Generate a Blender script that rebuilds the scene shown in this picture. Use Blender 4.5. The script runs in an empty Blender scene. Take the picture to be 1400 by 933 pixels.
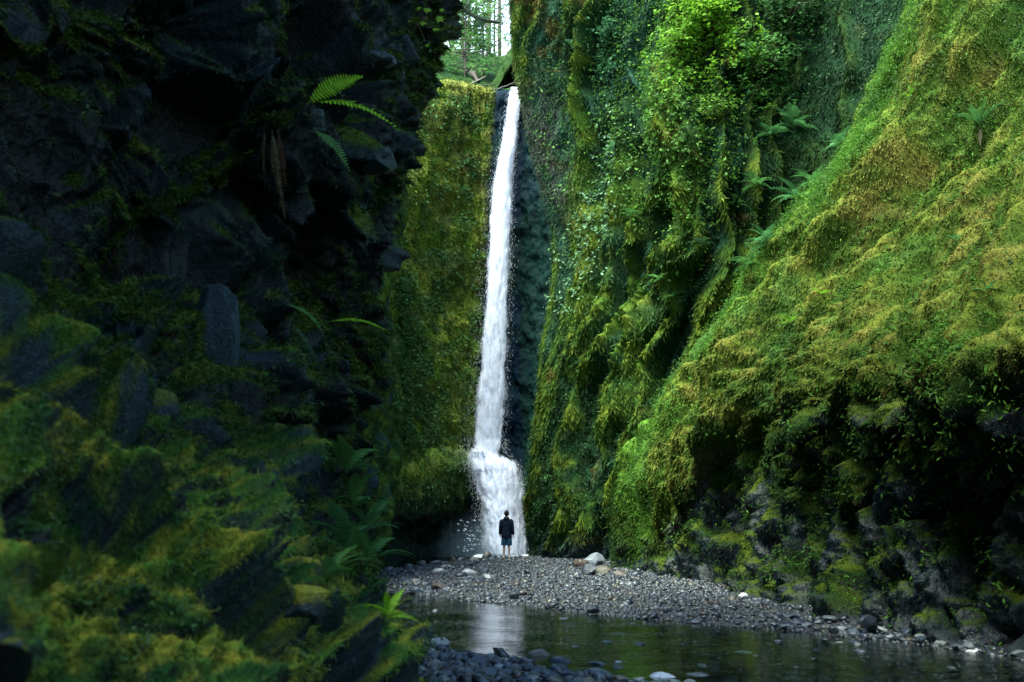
import bpy, math, random, time
import numpy as np
from mathutils import Vector, Matrix, Euler
T0 = time.time()
random.seed(7); RNG = np.random.default_rng(11)
scene = bpy.context.scene
COL = scene.collection
pi = math.pi

# ------------------------------------------------------------------ camera
CAM = np.array([0.0, 0.0, 1.7]); F = 1361.0; PITCH = math.radians(10.08)
cp_, sp_ = math.cos(PITCH), math.sin(PITCH)
def ray(px, py):
    u = (px - 700.0) / F; v = (466.5 - py) / F
    return np.array([u, cp_ - sp_ * v, sp_ + cp_ * v])
def W(px, py, Y):
    d = ray(px, py); return CAM + d * (Y / d[1])
def G(px, py, z=0.0):
    d = ray(px, py); return CAM + d * ((z - CAM[2]) / d[2])
cam_d = bpy.data.cameras.new('camera'); cam = bpy.data.objects.new('camera', cam_d); COL.objects.link(cam)
cam.location = CAM; cam.rotation_euler = (math.radians(90) + PITCH, 0, 0)
cam_d.sensor_width = 36; cam_d.lens = 35.0; cam_d.clip_start = 0.05; cam_d.clip_end = 2000
cam_d.dof.use_dof = True; cam_d.dof.focus_distance = 30; cam_d.dof.aperture_fstop = 2.6
scene.camera = cam

# ------------------------------------------------------------------ noise (numpy)
def _h(ix, iy, iz, s):
    h = (ix.astype(np.int64) * 374761393 + iy.astype(np.int64) * 668265263 + iz.astype(np.int64) * 2147483647 + s * 1274126177) & 0xffffffff
    h = ((h ^ (h >> 13)) * 1274126177) & 0xffffffff
    h = ((h ^ (h >> 16)) * 2246822519) & 0xffffffff
    return ((h ^ (h >> 15)) & 0xffffff).astype(np.float64) / 0xffffff
def vnoise(p, s=0):
    """smooth value/gradient noise in about -1..1 for an (n,3) array"""
    i = np.floor(p).astype(np.int64); f = p - i
    w = f * f * f * (f * (f * 6 - 15) + 10)
    out = 0
    for dx in (0, 1):
        for dy in (0, 1):
            for dz in (0, 1):
                a = _h(i[:, 0] + dx, i[:, 1] + dy, i[:, 2] + dz, s)
                ang = a * 2 * pi; cz = _h(i[:, 0] + dx, i[:, 1] + dy, i[:, 2] + dz, s + 77) * 2 - 1
                r = np.sqrt(1 - cz * cz)
                g = (f[:, 0] - dx) * np.cos(ang) * r + (f[:, 1] - dy) * np.sin(ang) * r + (f[:, 2] - dz) * cz
                out = out + g * (w[:, 0] if dx else 1 - w[:, 0]) * (w[:, 1] if dy else 1 - w[:, 1]) * (w[:, 2] if dz else 1 - w[:, 2])
    return out * 1.7
def fbm(p, o=4, s=0, g=0.5):
    a = 1.0; t = 0; n = 0
    for k in range(o):
        t = t + a * vnoise(p, s + k * 13); n += a; a *= g; p = p * 2.03 + 5.1
    return t / n
def ridged(p, o=4, s=0):
    a = 1.0; t = 0; n = 0
    for k in range(o):
        t = t + a * (1 - np.abs(vnoise(p, s + k * 13)) * 1.6); n += a; a *= 0.5; p = p * 2.03 + 3.3
    return t / n
def facets(p, s=0, tilt=0.8):
    """blocky rock: every cell has its own height and tilted plane; also returns the cell id value"""
    i0 = np.floor(p).astype(np.int64); best = np.full(len(p), 1e9); h = np.zeros(len(p)); idv = np.zeros(len(p)); sec = np.full(len(p), 1e9)
    for dx in (-1, 0, 1):
        for dy in (-1, 0, 1):
            for dz in (-1, 0, 1):
                a, b, c = i0[:, 0] + dx, i0[:, 1] + dy, i0[:, 2] + dz
                cx = a + _h(a, b, c, s); cy = b + _h(a, b, c, s + 1); cz = c + _h(a, b, c, s + 2)
                ex, ey, ez = p[:, 0] - cx, p[:, 1] - cy, p[:, 2] - cz
                d = ex * ex + ey * ey + ez * ez
                m = d < best
                sec = np.where(m, best, np.minimum(sec, d))
                r1 = _h(a, b, c, s + 3)
                hh = (r1 - .5) * 1.2 + tilt * (ex * (_h(a, b, c, s + 4) - .5) + ey * (_h(a, b, c, s + 5) - .5) + ez * (_h(a, b, c, s + 6) - .5)) * 2
                h = np.where(m, hh, h); idv = np.where(m, r1, idv); best = np.where(m, d, best)
    e = np.sqrt(sec) - np.sqrt(best)
    return (h + .45) * sstep(0, .22, e) - .45, idv, e
def sstep(a, b, x):
    t = np.clip((x - a) / (b - a), 0, 1); return t * t * (3 - 2 * t)
def mixc(a, b, t):
    t = np.asarray(t)[..., None]; return np.asarray(a) * (1 - t) + np.asarray(b) * t

# ------------------------------------------------------------------ object helpers
def tag(o, label=None, cat=None, group=None, kind=None):
    if label: o['label'] = label
    if cat: o['category'] = cat
    if group: o['group'] = group
    if kind: o['kind'] = kind
    return o
def mesh_np(name, verts, faces, mat=None, col=None, smooth=True, parent=None, uv=None):
    verts = np.asarray(verts, dtype=np.float32); faces = np.asarray(faces, dtype=np.int32)
    me = bpy.data.meshes.new(name); n = faces.shape[1]
    me.vertices.add(len(verts)); me.vertices.foreach_set('co', verts.ravel())
    me.loops.add(faces.size); me.loops.foreach_set('vertex_index', faces.ravel())
    me.polygons.add(len(faces)); me.polygons.foreach_set('loop_start', np.arange(0, faces.size, n, dtype=np.int32))
    me.polygons.foreach_set('use_smooth', np.full(len(faces), smooth, dtype=bool))
    if col is not None:
        c = np.ones((len(verts), 4), dtype=np.float32); c[:, :col.shape[1]] = col
        at = me.color_attributes.new('Col', 'FLOAT_COLOR', 'POINT'); at.data.foreach_set('color', c.ravel())
    if uv is not None:
        ul = me.uv_layers.new(name='UVMap'); ul.data.foreach_set('uv', np.asarray(uv, dtype=np.float32)[faces.ravel()].ravel())
    me.update(); me.validate()
    if mat: me.materials.append(mat)
    o = bpy.data.objects.new(name, me); COL.objects.link(o)
    if parent: o.parent = parent
    return o
def mesh_py(name, verts, faces, mat=None, parent=None, smooth=True):
    me = bpy.data.meshes.new(name); me.from_pydata([tuple(v) for v in verts], [], faces); me.update()
    for p in me.polygons: p.use_smooth = smooth
    if mat: me.materials.append(mat)
    o = bpy.data.objects.new(name, me); COL.objects.link(o)
    if parent: o.parent = parent
    return o
def empty(name, loc, rot=(0, 0, 0)):
    o = bpy.data.objects.new(name, None); COL.objects.link(o); o.location = loc; o.rotation_euler = rot
    o.empty_display_size = .1
    return o

# ------------------------------------------------------------------ materials
class NT:
    def __init__(s, name):
        s.m = bpy.data.materials.new(name); s.m.use_nodes = True; s.t = s.m.node_tree; s.t.nodes.clear()
        s.out = s.n('ShaderNodeOutputMaterial')
    def n(s, typ, **kw):
        nd = s.t.nodes.new(typ)
        for k, v in kw.items(): setattr(nd, k, v)
        return nd
    def l(s, a, b): s.t.links.new(a, b)
def noise_node(k, scale, detail=4, rough=.55, coord=None, dist=0):
    n = k.n('ShaderNodeTexNoise'); n.inputs['Scale'].default_value = scale; n.inputs['Detail'].default_value = detail
    n.inputs['Roughness'].default_value = rough; n.inputs['Distortion'].default_value = dist
    if coord: k.l(coord, n.inputs['Vector'])
    return n
def maprange(k, src, a, b, c, d):
    m = k.n('ShaderNodeMapRange'); k.l(src, m.inputs['Value'])
    for i, v in zip(('From Min', 'From Max', 'To Min', 'To Max'), (a, b, c, d)): m.inputs[i].default_value = v
    return m.outputs['Result']
def vmul(k, col, fac):
    m = k.n('ShaderNodeVectorMath', operation='SCALE'); k.l(col, m.inputs[0]); k.l(fac, m.inputs['Scale']); return m.outputs['Vector']

def wall_mat(name, bump=.05, s1=9, s2=40, spec=.5):
    k = NT(name); p = k.n('ShaderNodeBsdfPrincipled'); at = k.n('ShaderNodeAttribute', attribute_name='Col')
    tc = k.n('ShaderNodeTexCoord').outputs['Object']
    n1 = noise_node(k, s2, 3, .6, tc); n2 = noise_node(k, s1, 5, .62, tc)
    k.l(vmul(k, at.outputs['Color'], maprange(k, n1.outputs['Fac'], .3, .7, .45, 1.6)), p.inputs['Base Color'])
    k.l(at.outputs['Alpha'], p.inputs['Roughness'])
    add = k.n('ShaderNodeMath', operation='MULTIPLY_ADD'); k.l(n1.outputs['Fac'], add.inputs[0]); add.inputs[1].default_value = .35
    k.l(n2.outputs['Fac'], add.inputs[2])
    b = k.n('ShaderNodeBump'); b.inputs['Strength'].default_value = .9; b.inputs['Distance'].default_value = bump
    k.l(add.outputs[0], b.inputs['Height']); k.l(b.outputs[0], p.inputs['Normal'])
    k.l(maprange(k, at.outputs['Alpha'], .3, .85, spec, .04), p.inputs['Specular IOR Level'])
    k.l(p.outputs[0], k.out.inputs[0]); return k.m
def leaf_mat(name, trans=.35, rough=.5):
    k = NT(name); p = k.n('ShaderNodeBsdfPrincipled'); at = k.n('ShaderNodeAttribute', attribute_name='Col')
    k.l(at.outputs['Color'], p.inputs['Base Color']); p.inputs['Roughness'].default_value = rough
    p.inputs['Specular IOR Level'].default_value = .12
    t = k.n('ShaderNodeBsdfTranslucent'); k.l(at.outputs['Color'], t.inputs['Color'])
    m = k.n('ShaderNodeMixShader'); m.inputs[0].default_value = trans
    k.l(p.outputs[0], m.inputs[1]); k.l(t.outputs[0], m.inputs[2]); k.l(m.outputs[0], k.out.inputs[0]); return k.m
def plain_mat(name, col, rough=.6, nscale=20, var=.35, bump=.01, objrand=0.0, trans=0.0, spec=.4, cols=None):
    k = NT(name); p = k.n('ShaderNodeBsdfPrincipled'); tc = k.n('ShaderNodeTexCoord').outputs['Object']
    n1 = noise_node(k, nscale, 5, .6, tc); f = maprange(k, n1.outputs['Fac'], .3, .7, 1 - var, 1 + var)
    if cols:
        oi = k.n('ShaderNodeObjectInfo'); cr = k.n('ShaderNodeValToRGB'); cr.color_ramp.interpolation = 'CONSTANT'
        e = cr.color_ramp.elements; e[0].color = (*cols[0], 1); e[0].position = 0; e[1].color = (*cols[1], 1); e[1].position = 1 / len(cols)
        for i, c in enumerate(cols[2:], 2):
            x = e.new(i / len(cols)); x.color = (*c, 1)
        k.l(oi.outputs['Random'], cr.inputs[0]); src = cr.outputs[0]
    else:
        r = k.n('ShaderNodeRGB'); r.outputs[0].default_value = (*col, 1); src = r.outputs[0]
    k.l(vmul(k, src, f), p.inputs['Base Color']); p.inputs['Roughness'].default_value = rough; p.inputs['Specular IOR Level'].default_value = spec
    b = k.n('ShaderNodeBump'); b.inputs['Strength'].default_value = .8; b.inputs['Distance'].default_value = bump
    k.l(n1.outputs['Fac'], b.inputs['Height']); k.l(b.outputs[0], p.inputs['Normal'])
    if trans:
        t = k.n('ShaderNodeBsdfTranslucent'); k.l(vmul(k, src, f), t.inputs['Color']); m = k.n('ShaderNodeMixShader'); m.inputs[0].default_value = trans
        k.l(p.outputs[0], m.inputs[1]); k.l(t.outputs[0], m.inputs[2]); k.l(m.outputs[0], k.out.inputs[0])
    else: k.l(p.outputs[0], k.out.inputs[0])
    return k.m
M_wall = wall_mat('mossy_rock', .06, 7, 38)
M_wall_near = wall_mat('mossy_rock_near', .035, 14, 75, .14)
M_leaf = leaf_mat('leaf'); M_moss = leaf_mat('moss_fibre', .2, .8)
M_wall_falls = wall_mat('mossy_rock_falls', .09, 5, 30, .05)
M_stone = wall_mat('river_stone', .01, 25, 60)

# palette (linear base colours)
DKG = (.007, .026, .008); MOSS = (.042, .078, .007); YEL = (.118, .138, .012); BRN = (.105, .082, .020)
GRN = (.032, .085, .018); BRT = (.075, .190, .022); ROCK = (.012, .026, .036); WET = (.007, .027, .042); TEAL = (.030, .090, .055)

# ------------------------------------------------------------------ lofted walls
def catmull(P, n_sub):
    """P (k, ...) control points along axis 0; n_sub list of k-1 counts"""
    k = len(P); out = []
    for i in range(k - 1):
        p0 = P[max(i - 1, 0)] if i > 0 else 2 * P[0] - P[1]; p1, p2 = P[i], P[i + 1]
        p3 = P[i + 2] if i + 2 < k else 2 * P[-1] - P[-2]
        t = np.arange(n_sub[i]) / n_sub[i]
        t = t.reshape((-1,) + (1,) * (P.ndim - 1))
        out.append(.5 * ((2 * p1) + (-p0 + p2) * t + (2 * p0 - 5 * p1 + 4 * p2 - p3) * t ** 2 + (-p0 + 3 * p1 - 3 * p2 + p3) * t ** 3))
    out.append(P[-1][None]); return np.concatenate(out, 0)
def loft(rows, cu, cv):
    """rows: list over v (top to bottom) of lists over u of world points. cu, cv: samples per interval."""
    P = np.array(rows, dtype=float)
    A = catmull(P, cv); A = catmull(A.transpose(1, 0, 2), cu).transpose(1, 0, 2)
    return A                                      # (nv, nu, 3)
def gnormals(A):
    du = np.gradient(A, axis=1); dv = np.gradient(A, axis=0)
    n = np.cross(du, dv); n /= np.linalg.norm(n, axis=2, keepdims=True) + 1e-9
    return n
def gfaces(nv, nu):
    i = np.arange(nv * nu).reshape(nv, nu)
    return np.stack([i[:-1, :-1], i[1:, :-1], i[1:, 1:], i[:-1, 1:]], -1).reshape(-1, 4)
def grid_index(counts):
    return np.concatenate([i + np.arange(c) / c for i, c in enumerate(counts)] + [[len(counts)]])
def lerp_tab(tab, x):
    a = np.array(tab, float); return np.interp(x, a[:, 0], a[:, 1])

WALLS = {}
def finish_wall(name, A, N, col, rough, mat):
    nv, nu, _ = A.shape
    c = np.concatenate([col, rough[..., None]], -1).reshape(-1, 4)
    o = mesh_np(name, A.reshape(-1, 3), gfaces(nv, nu), mat, c)
    tag(o, kind='structure')
    WALLS[name] = (A, gnormals(A), col)
    return o
def orient(N, A, toward):
    s = np.sign(((toward - A) * N).sum(-1, keepdims=True).mean()); return N * s

# ---- right near slope (dome of moss with an undercut foot)
def wall_right_near():
    rows_py = [-420, -220, -80, 60, 200, 330, 450, 540, 620, 700, 760, 830, 960]
    # crest (left silhouette): py -> px, Y
    crest = {-420: (1560, 22), -220: (1400, 22), -80: (1290, 22), 60: (1238, 22.5), 200: (1152, 23.5), 330: (1066, 25.5), 450: (985, 27.5), 540: (918, 29),
             620: (866, 30.5), 700: (852, 31.5), 760: (848, 32), 830: (850, 32), 960: (850, 32)}
    # interior columns: offsets towards the camera and right. (px at row, Y at row)
    cols = {
        1: {-420: (1640, 20), -220: (1480, 20), -80: (1390, 20), 60: (1320, 20.5), 200: (1232, 21), 330: (1136, 22.5), 450: (1040, 24.3), 540: (958, 26.0), 620: (905, 27.2), 700: (892, 28.2), 760: (890, 29.0), 830: (890, 28.6), 960: (890, 28)},
        2: {-420: (1780, 18), -220: (1620, 18), -80: (1500, 18), 60: (1410, 18.3), 200: (1310, 18.6), 330: (1210, 19.2), 450: (1100, 20.2), 540: (1020, 21.6), 620: (980, 23.0), 700: (965, 24.8), 760: (960, 25.0), 830: (955, 24.3), 960: (950, 23.5)},
        3: {-420: (1960, 16), -220: (1800, 16), -80: (1660, 16), 60: (1560, 16), 200: (1450, 15.8), 330: (1340, 15.8), 450: (1220, 16.0), 540: (1130, 17.0), 620: (1090, 18.9), 700: (1070, 19.7), 760: (1055, 19.7), 830: (1050, 19.2), 960: (1050, 18.6)},
        4: {-420: (2200, 14), -220: (2000, 14), -80: (1850, 13.5), 60: (1730, 13.2), 200: (1610, 13), 330: (1500, 12.6), 450: (1370, 12.6), 540: (1290, 13.2), 620: (1250, 14.6), 700: (1225, 15.7), 760: (1200, 15.9), 830: (1190, 15.7), 960: (1190, 15.0)},
        5: {-420: (2500, 12), -220: (2300, 11.5), -80: (2120, 11), 60: (1960, 10.5), 200: (1810, 10.2), 330: (1700, 9.8), 450: (1580, 9.7), 540: (1510, 10.1), 620: (1470, 11.4), 700: (1430, 12.6), 760: (1405, 13.1), 830: (1390, 13.2), 960: (1390, 12.9)},
        6: {-420: (3000, 9), -220: (2800, 8.5), -80: (2600, 8), 60: (2400, 7.6), 200: (2250, 7.3), 330: (2150, 7.0), 450: (2050, 7), 540: (2000, 7.3), 620: (1900, 8.2), 700: (1850, 9.2), 760: (1800, 9.6), 830: (1780, 9.8), 960: (1780, 9.8)},
    }
    rows = []
    for py in rows_py:
        cx, cY = crest[py]
        r = [W(cx + 330, py, cY + 16), W(cx + 75, py, cY + 5), W(cx + 14, py + 4, cY + 1.4), W(cx, py, cY)]
        for j in range(1, 7): x, Y = cols[j][py]; r.append(W(x, py, Y))
        last = r[-1]; r.append(np.array([last[0] + 1.0, -2, last[2]])); r.append(np.array([last[0] + 2, -22, last[2]]))  # unseen run past the camera, extended to limit light on the lower gorge
        rows.append(r)
    cu = [6, 10, 12, 40, 70, 90, 105, 110, 40, 6, 4]
    cv = [8, 25, 70, 95, 95, 90, 75, 65, 60, 50, 50, 40]
    A = loft(rows, cu, cv); nv, nu, _ = A.shape
    iv = grid_index(cv)[:, None] + np.zeros((1, nu)); iu = grid_index(cu)[None] + np.zeros((nv, 1))
    pyv = np.interp(iv, range(len(rows_py)), rows_py)
    N = orient(gnormals(A), A, np.array([0, 15, 12.]))
    p = A.reshape(-1, 3)
    uu = (iu * 2.4).ravel(); vv = (iv * 1.3).ravel()
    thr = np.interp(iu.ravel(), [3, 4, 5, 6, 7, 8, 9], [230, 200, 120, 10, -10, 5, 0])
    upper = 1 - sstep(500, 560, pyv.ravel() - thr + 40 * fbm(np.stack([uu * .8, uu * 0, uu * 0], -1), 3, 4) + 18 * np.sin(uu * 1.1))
    big = fbm(p * .28, 4, 1) * .9 + fbm(p * .9, 3, 91) * .28
    streak = ridged(np.stack([uu * 2.6 + fbm(p * .5, 2, 8) * .8, vv * .55, uu * 0], -1), 4, 3) - .55
    fine = fbm(np.stack([uu * 9, vv * 4.5, uu * 0], -1), 4, 5)
    lump = fbm(p * 2.6, 4, 9)
    fh, fid, fe = facets(p * np.array([1.7, 1.7, 1.2]) + fbm(p * .8, 2, 2)[:, None] * .5, 20, .9)
    lowd = fh * .34 + ridged(p * np.array([1.0, 1.0, .35]), 4, 31) * .75 - .6 + lump * .3
    fold = ridged(np.stack([iu.ravel() * 1.15 + .28 * fbm(p * .3, 2, 14), iv.ravel() * .16, iu.ravel() * 0], -1), 2, 12) - .6
    disp = upper * (fold * 1.55 + big * .5 + streak * .5 + fine * .15 + lump * .10) + (1 - upper) * (big * .4 + lowd)
    # slope breaks: diagonal terraces of the photographed slope
    fade = sstep(0, 3.4, iu.ravel()) * (1 - sstep(8.5, 10, iu.ravel()))
    disp = disp * (.25 + .75 * fade)
    D = disp.reshape(nv, nu)
    for _ in range(2): D[1:-1, 1:-1] = (D[1:-1, 1:-1] * 2 + D[:-2, 1:-1] + D[2:, 1:-1] + D[1:-1, :-2] + D[1:-1, 2:]) / 6
    D = D[..., None]; A = A + N * D
    N2 = orient(gnormals(A), A, np.array([0, 15, 12.]))
    # colours
    nz = N2[..., 2].ravel(); c1 = fbm(p * .55, 4, 40); c2 = fbm(p * 2.2, 4, 41); c3 = fbm(np.stack([uu * 5, vv * 1.6, uu * 0], -1), 4, 42)
    col = mixc((.024, .050, .006), (.088, .104, .015), sstep(-.2, .5, c2 * .5 + streak * .7 + c3 * .5 + fold * .3))
    col = mixc(col, (.100, .080, .022), sstep(.05, .55, c3 + c1 * .6) * .45)
    crestband = (1 - sstep(-.2, 1.25, iu.ravel() - 3 + .9 * c1)) * sstep(1.8, 3.2, iu.ravel())
    col = mixc(col, BRT, crestband * .75 * sstep(-.3, .3, c2 + .2))
    col = mixc(col, GRN, sstep(.1, .45, -c1 + c2 * .4) * .7)
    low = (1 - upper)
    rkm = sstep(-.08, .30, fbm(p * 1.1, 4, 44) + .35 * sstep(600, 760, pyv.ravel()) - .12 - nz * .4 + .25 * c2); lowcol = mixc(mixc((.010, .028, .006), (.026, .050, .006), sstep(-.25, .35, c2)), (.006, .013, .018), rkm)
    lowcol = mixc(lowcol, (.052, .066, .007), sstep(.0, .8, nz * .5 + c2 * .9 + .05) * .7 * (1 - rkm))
    col = mixc(col, lowcol, low)  # wet rock and moss under the lip, colours darkened to add to its shade
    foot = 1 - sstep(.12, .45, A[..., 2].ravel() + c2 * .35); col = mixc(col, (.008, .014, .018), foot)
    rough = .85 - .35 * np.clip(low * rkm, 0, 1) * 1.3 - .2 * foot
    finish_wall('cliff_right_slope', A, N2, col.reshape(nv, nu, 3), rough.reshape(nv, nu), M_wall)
    WALLS['B'] = dict(A=A, N=N2, iu=iu, iv=iv, py=pyv, col=col.reshape(nv, nu, 3), upper=upper.reshape(nv, nu), crest=crestband.reshape(nv, nu))

# ---- right far wall (ribbed, beside the falls)
def wall_right_far():
    rows_py = [-420, -200, -60, 60, 140, 240, 320, 400, 480, 560, 620, 690, 750, 800]
    sil = {-420: (700, 40), -200: (697, 40), -60: (698, 40), 60: (702, 40.5), 140: (716, 41), 240: (737, 41), 320: (757, 41), 400: (756, 41), 480: (741, 41), 560: (735, 41.2), 620: (727, 41.5), 690: (720, 41.8), 750: (726, 42), 800: (726, 42)}
    lean = lambda py: (466 - py) * .12
    rows = []
    for py in rows_py:
        sx, sY = sil[py]; L = lean(py)
        up = max(0., (300 - py) / 400.)
        r = [W(sx + 60, py, sY + 12), W(sx + 30, py, sY + 4), W(sx + 7, py, sY + 1.2), W(sx, py, sY)]
        pts = [(45, 39.4), (105, 37.2), (175, 34.8), (255, 32.6), (345, 31.2), (450, 29.5), (620, 27), (800, 24)]
        for k, (dx, Y) in enumerate(pts):
            wgt = (k + 1) / len(pts)
            x = sx + dx + L * 1.1 * wgt
            low_ = sstep(200, 480, py) * [0, .2, .7, 2.4, 5.4, 8.4, 10.0, 11.0][k]
            YY = Y + low_ + up * 1.5 * wgt * 2 - (1.2 if 120 < py < 420 and k in (2,) else 0) + (1.0 if py > 560 and k > 1 else 0) + (1.6 if k in (4,) and py < 520 else 0)
            r.append(W(x, py, YY))
        rows.append(r)
    cu = [4, 6, 10, 34, 46, 52, 60, 62, 60, 60, 20]
    cv = [8, 24, 70, 54, 64, 54, 54, 54, 54, 40, 46, 40, 20]
    A = loft(rows, cu, cv); nv, nu, _ = A.shape
    iv = grid_index(cv)[:, None] + np.zeros((1, nu)); iu = grid_index(cu)[None] + np.zeros((nv, 1))
    pyv = np.interp(iv, range(len(rows_py)), rows_py)
    N = orient(gnormals(A), A, np.array([-6, 20, 12.])); p = A.reshape(-1, 3)
    uu, vv = iu.ravel(), iv.ravel()
    # ribs lean down-left: shear u by v
    su = uu * 1.35 + vv * .22 + fbm(p * .18, 3, 61) * .9
    rn = vnoise(np.stack([su * 1.25, vv * .14, uu * 0], -1), 62); ribs = np.clip(1 - np.abs(rn) * 3.0, 0, 1) ** 1.3 * 1.0 - .45 + .25 * vnoise(np.stack([su * .5, vv * .1, uu * 0 + 4], -1), 60)
    rib2 = ridged(np.stack([su * 2.9, vv * .5, uu * 0], -1), 3, 63) - .5
    lump = fbm(p * 1.1, 5, 64); fine = fbm(np.stack([su * 9, vv * 2.6, uu * 0], -1), 3, 65)
    rough_l = sstep(.0, .4, fbm(p * .35, 3, 66))
    fade = sstep(2.6, 5.0, uu)
    disp = (ribs * 1.25 + rib2 * 1.25 + lump * (.25 + .35 * rough_l) + fine * .22) * (1 - .65 * sstep(6.5, 8, uu)) * (.08 + .92 * fade) - .5 * fade
    A = A + N * disp.reshape(nv, nu, 1)
    N2 = orient(gnormals(A), A, np.array([-6, 20, 12.]))
    nz = N2[..., 2].ravel(); c1 = fbm(p * .3, 4, 67); c2 = fbm(p * 1.4, 4, 68)
    col = mixc(DKG, (.038, .085, .010), sstep(-.3, .35, ribs * .8 + c2 * .6 + c1 * .5))
    col = mixc(col, YEL, sstep(.1, .7, ribs * .6 + c2 * .7 + rib2 * .4) * .5)
    col = mixc(col, TEAL, sstep(.05, .45, c1 - ribs * .5) * .6)
    col = mixc(col, BRN, sstep(.35, .65, fbm(p * .8, 3, 69) + (pyv.ravel() < 90) * (uu < 5) * .4) * .7)
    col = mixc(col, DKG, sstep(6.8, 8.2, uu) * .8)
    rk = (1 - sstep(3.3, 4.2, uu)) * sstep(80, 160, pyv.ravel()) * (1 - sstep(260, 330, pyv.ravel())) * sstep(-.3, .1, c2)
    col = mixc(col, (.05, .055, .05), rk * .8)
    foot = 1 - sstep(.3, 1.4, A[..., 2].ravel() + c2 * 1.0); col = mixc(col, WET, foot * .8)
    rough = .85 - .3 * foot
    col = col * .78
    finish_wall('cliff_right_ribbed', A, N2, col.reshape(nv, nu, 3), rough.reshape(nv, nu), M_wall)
    WALLS['A'] = dict(A=A, N=N2, iu=iu, iv=iv, py=pyv, col=col.reshape(nv, nu, 3), ribs=ribs.reshape(nv, nu))

# ---- amphitheatre behind the falls
RIM = [(440, 330), (500, 285), (545, 215), (580, 135), (600, 106), (625, 113), (650, 120), (672, 123), (695, 125), (715, 126), (745, 120), (800, 100)]  # leftmost points are hidden from view and lowered to let sunlight in
def wall_back():
    pxs = [440, 500, 545, 590, 630, 660, 690, 720, 750, 790, 860]
    Yb = {440: 37, 500: 40.5, 545: 43.8, 590: 46.2, 630: 47.6, 660: 48.3, 690: 48.5, 720: 48.0, 750: 46.6, 790: 44.5, 860: 42}
    prof = [(0, 0), (.04, -.15), (.15, -.4), (.3, -.2), (.45, 0.1), (.6, .1), (.7, -.1), (.76, 0.0), (.8, -1.0), (.88, -1.3), (.94, -.6), (1.0, -.5), (1.03, -1.0)]
    rows = []
    rows.append([W(x + (x - 690) * .1, lerp_tab(RIM, x) - 48, Yb[x] + 26) for x in pxs])
    rows.append([W(x, lerp_tab(RIM, x) - 10, Yb[x] + 9) for x in pxs])
    rows.append([W(x, lerp_tab(RIM, x) - 2, Yb[x] + 2.0) for x in pxs])
    for t, dY in prof:
        r = []
        for x in pxs:
            y0 = lerp_tab(RIM, x); py = y0 + (765 - y0) * t
            d = dY
            if x < 650 and t > .8: d = dY + [0, .8, 2.2, 2.6, 2.2][min(4, int((t - .8) / .05))] * .8
            if x > 705 and t > .76: d = dY + .3
            r.append(W(x, py, Yb[x] + d))
        rows.append(r)
    cu = [16, 30, 40, 36, 32, 28, 28, 26, 14, 6]
    nr = len(rows); cv = [4, 8, 8] + [max(8, int(640 * (prof[i + 1][0] - prof[i][0]) / 1.7)) for i in range(len(prof) - 1)]
    A = loft(rows, cu, cv); nv, nu, _ = A.shape
    iv = grid_index(cv)[:, None] + np.zeros((1, nu)); iu = grid_index(cu)[None] + np.zeros((nv, 1))
    N = orient(gnormals(A), A, np.array([0, 10, 12.])); p = A.reshape(-1, 3)
    uu, vv = iu.ravel(), iv.ravel()
    pxv = np.interp(iu, range(len(pxs)), pxs).ravel()
    streak = ridged(np.stack([uu * 2.6 + fbm(p * .2, 3, 70), vv * .25, uu * 0], -1), 4, 71) - .55
    lump = fbm(p * 1.3, 5, 72); mid = fbm(p * .35, 4, 73)
    k = sstep(2.5, 4, vv)
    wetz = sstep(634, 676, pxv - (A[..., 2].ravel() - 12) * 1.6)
    fh, fid, fe = facets(p * np.array([.8, .8, 1.0]), 75, .9)
    disp = k * ((mid * .7 + streak * .3) * (1 - .75 * wetz) + lump * .3 * (1 - .1 * wetz) + ridged(p * np.array([.9, .9, .35]), 4, 176) * .3 * wetz) + (1 - k) * lump * .2
    A = A + N * disp.reshape(nv, nu, 1); N2 = orient(gnormals(A), A, np.array([0, 10, 12.]))
    c1 = fbm(p * .3, 4, 76); c2 = fbm(p * 1.6, 4, 77); zz = A[..., 2].ravel()
    col = mixc((.07, .135, .012), (.125, .16, .022), sstep(-.3, .35, c2 + c1 * .7 + .1))
    col = mixc(col, (.13, .14, .042), sstep(0, .4, fbm(p * .5, 3, 78) + (zz - 14) * .03) * .6)
    col = mixc(col, TEAL, sstep(.0, .4, -c1 + c2 * .5 - (zz - 12) * .02) * .25)
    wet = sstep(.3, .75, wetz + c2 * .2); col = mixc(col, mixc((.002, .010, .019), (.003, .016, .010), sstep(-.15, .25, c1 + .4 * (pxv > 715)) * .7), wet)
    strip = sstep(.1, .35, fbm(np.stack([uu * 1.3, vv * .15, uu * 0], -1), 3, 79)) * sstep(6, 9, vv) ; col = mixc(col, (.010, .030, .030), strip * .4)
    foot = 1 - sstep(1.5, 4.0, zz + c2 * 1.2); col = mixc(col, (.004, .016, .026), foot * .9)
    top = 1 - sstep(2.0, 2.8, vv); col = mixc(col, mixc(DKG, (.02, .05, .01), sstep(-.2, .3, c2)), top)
    rough = .85 - .30 * np.maximum(wet, foot * .8) - .2 * strip * (1 - np.maximum(wet, foot))
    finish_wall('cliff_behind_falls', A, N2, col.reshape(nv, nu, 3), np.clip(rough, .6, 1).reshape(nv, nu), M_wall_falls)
    WALLS['K'] = dict(A=A, N=N2, iu=iu, iv=iv, px=pxv.reshape(nv, nu), col=col.reshape(nv, nu, 3), wet=np.maximum(wet, foot).reshape(nv, nu))

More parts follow.
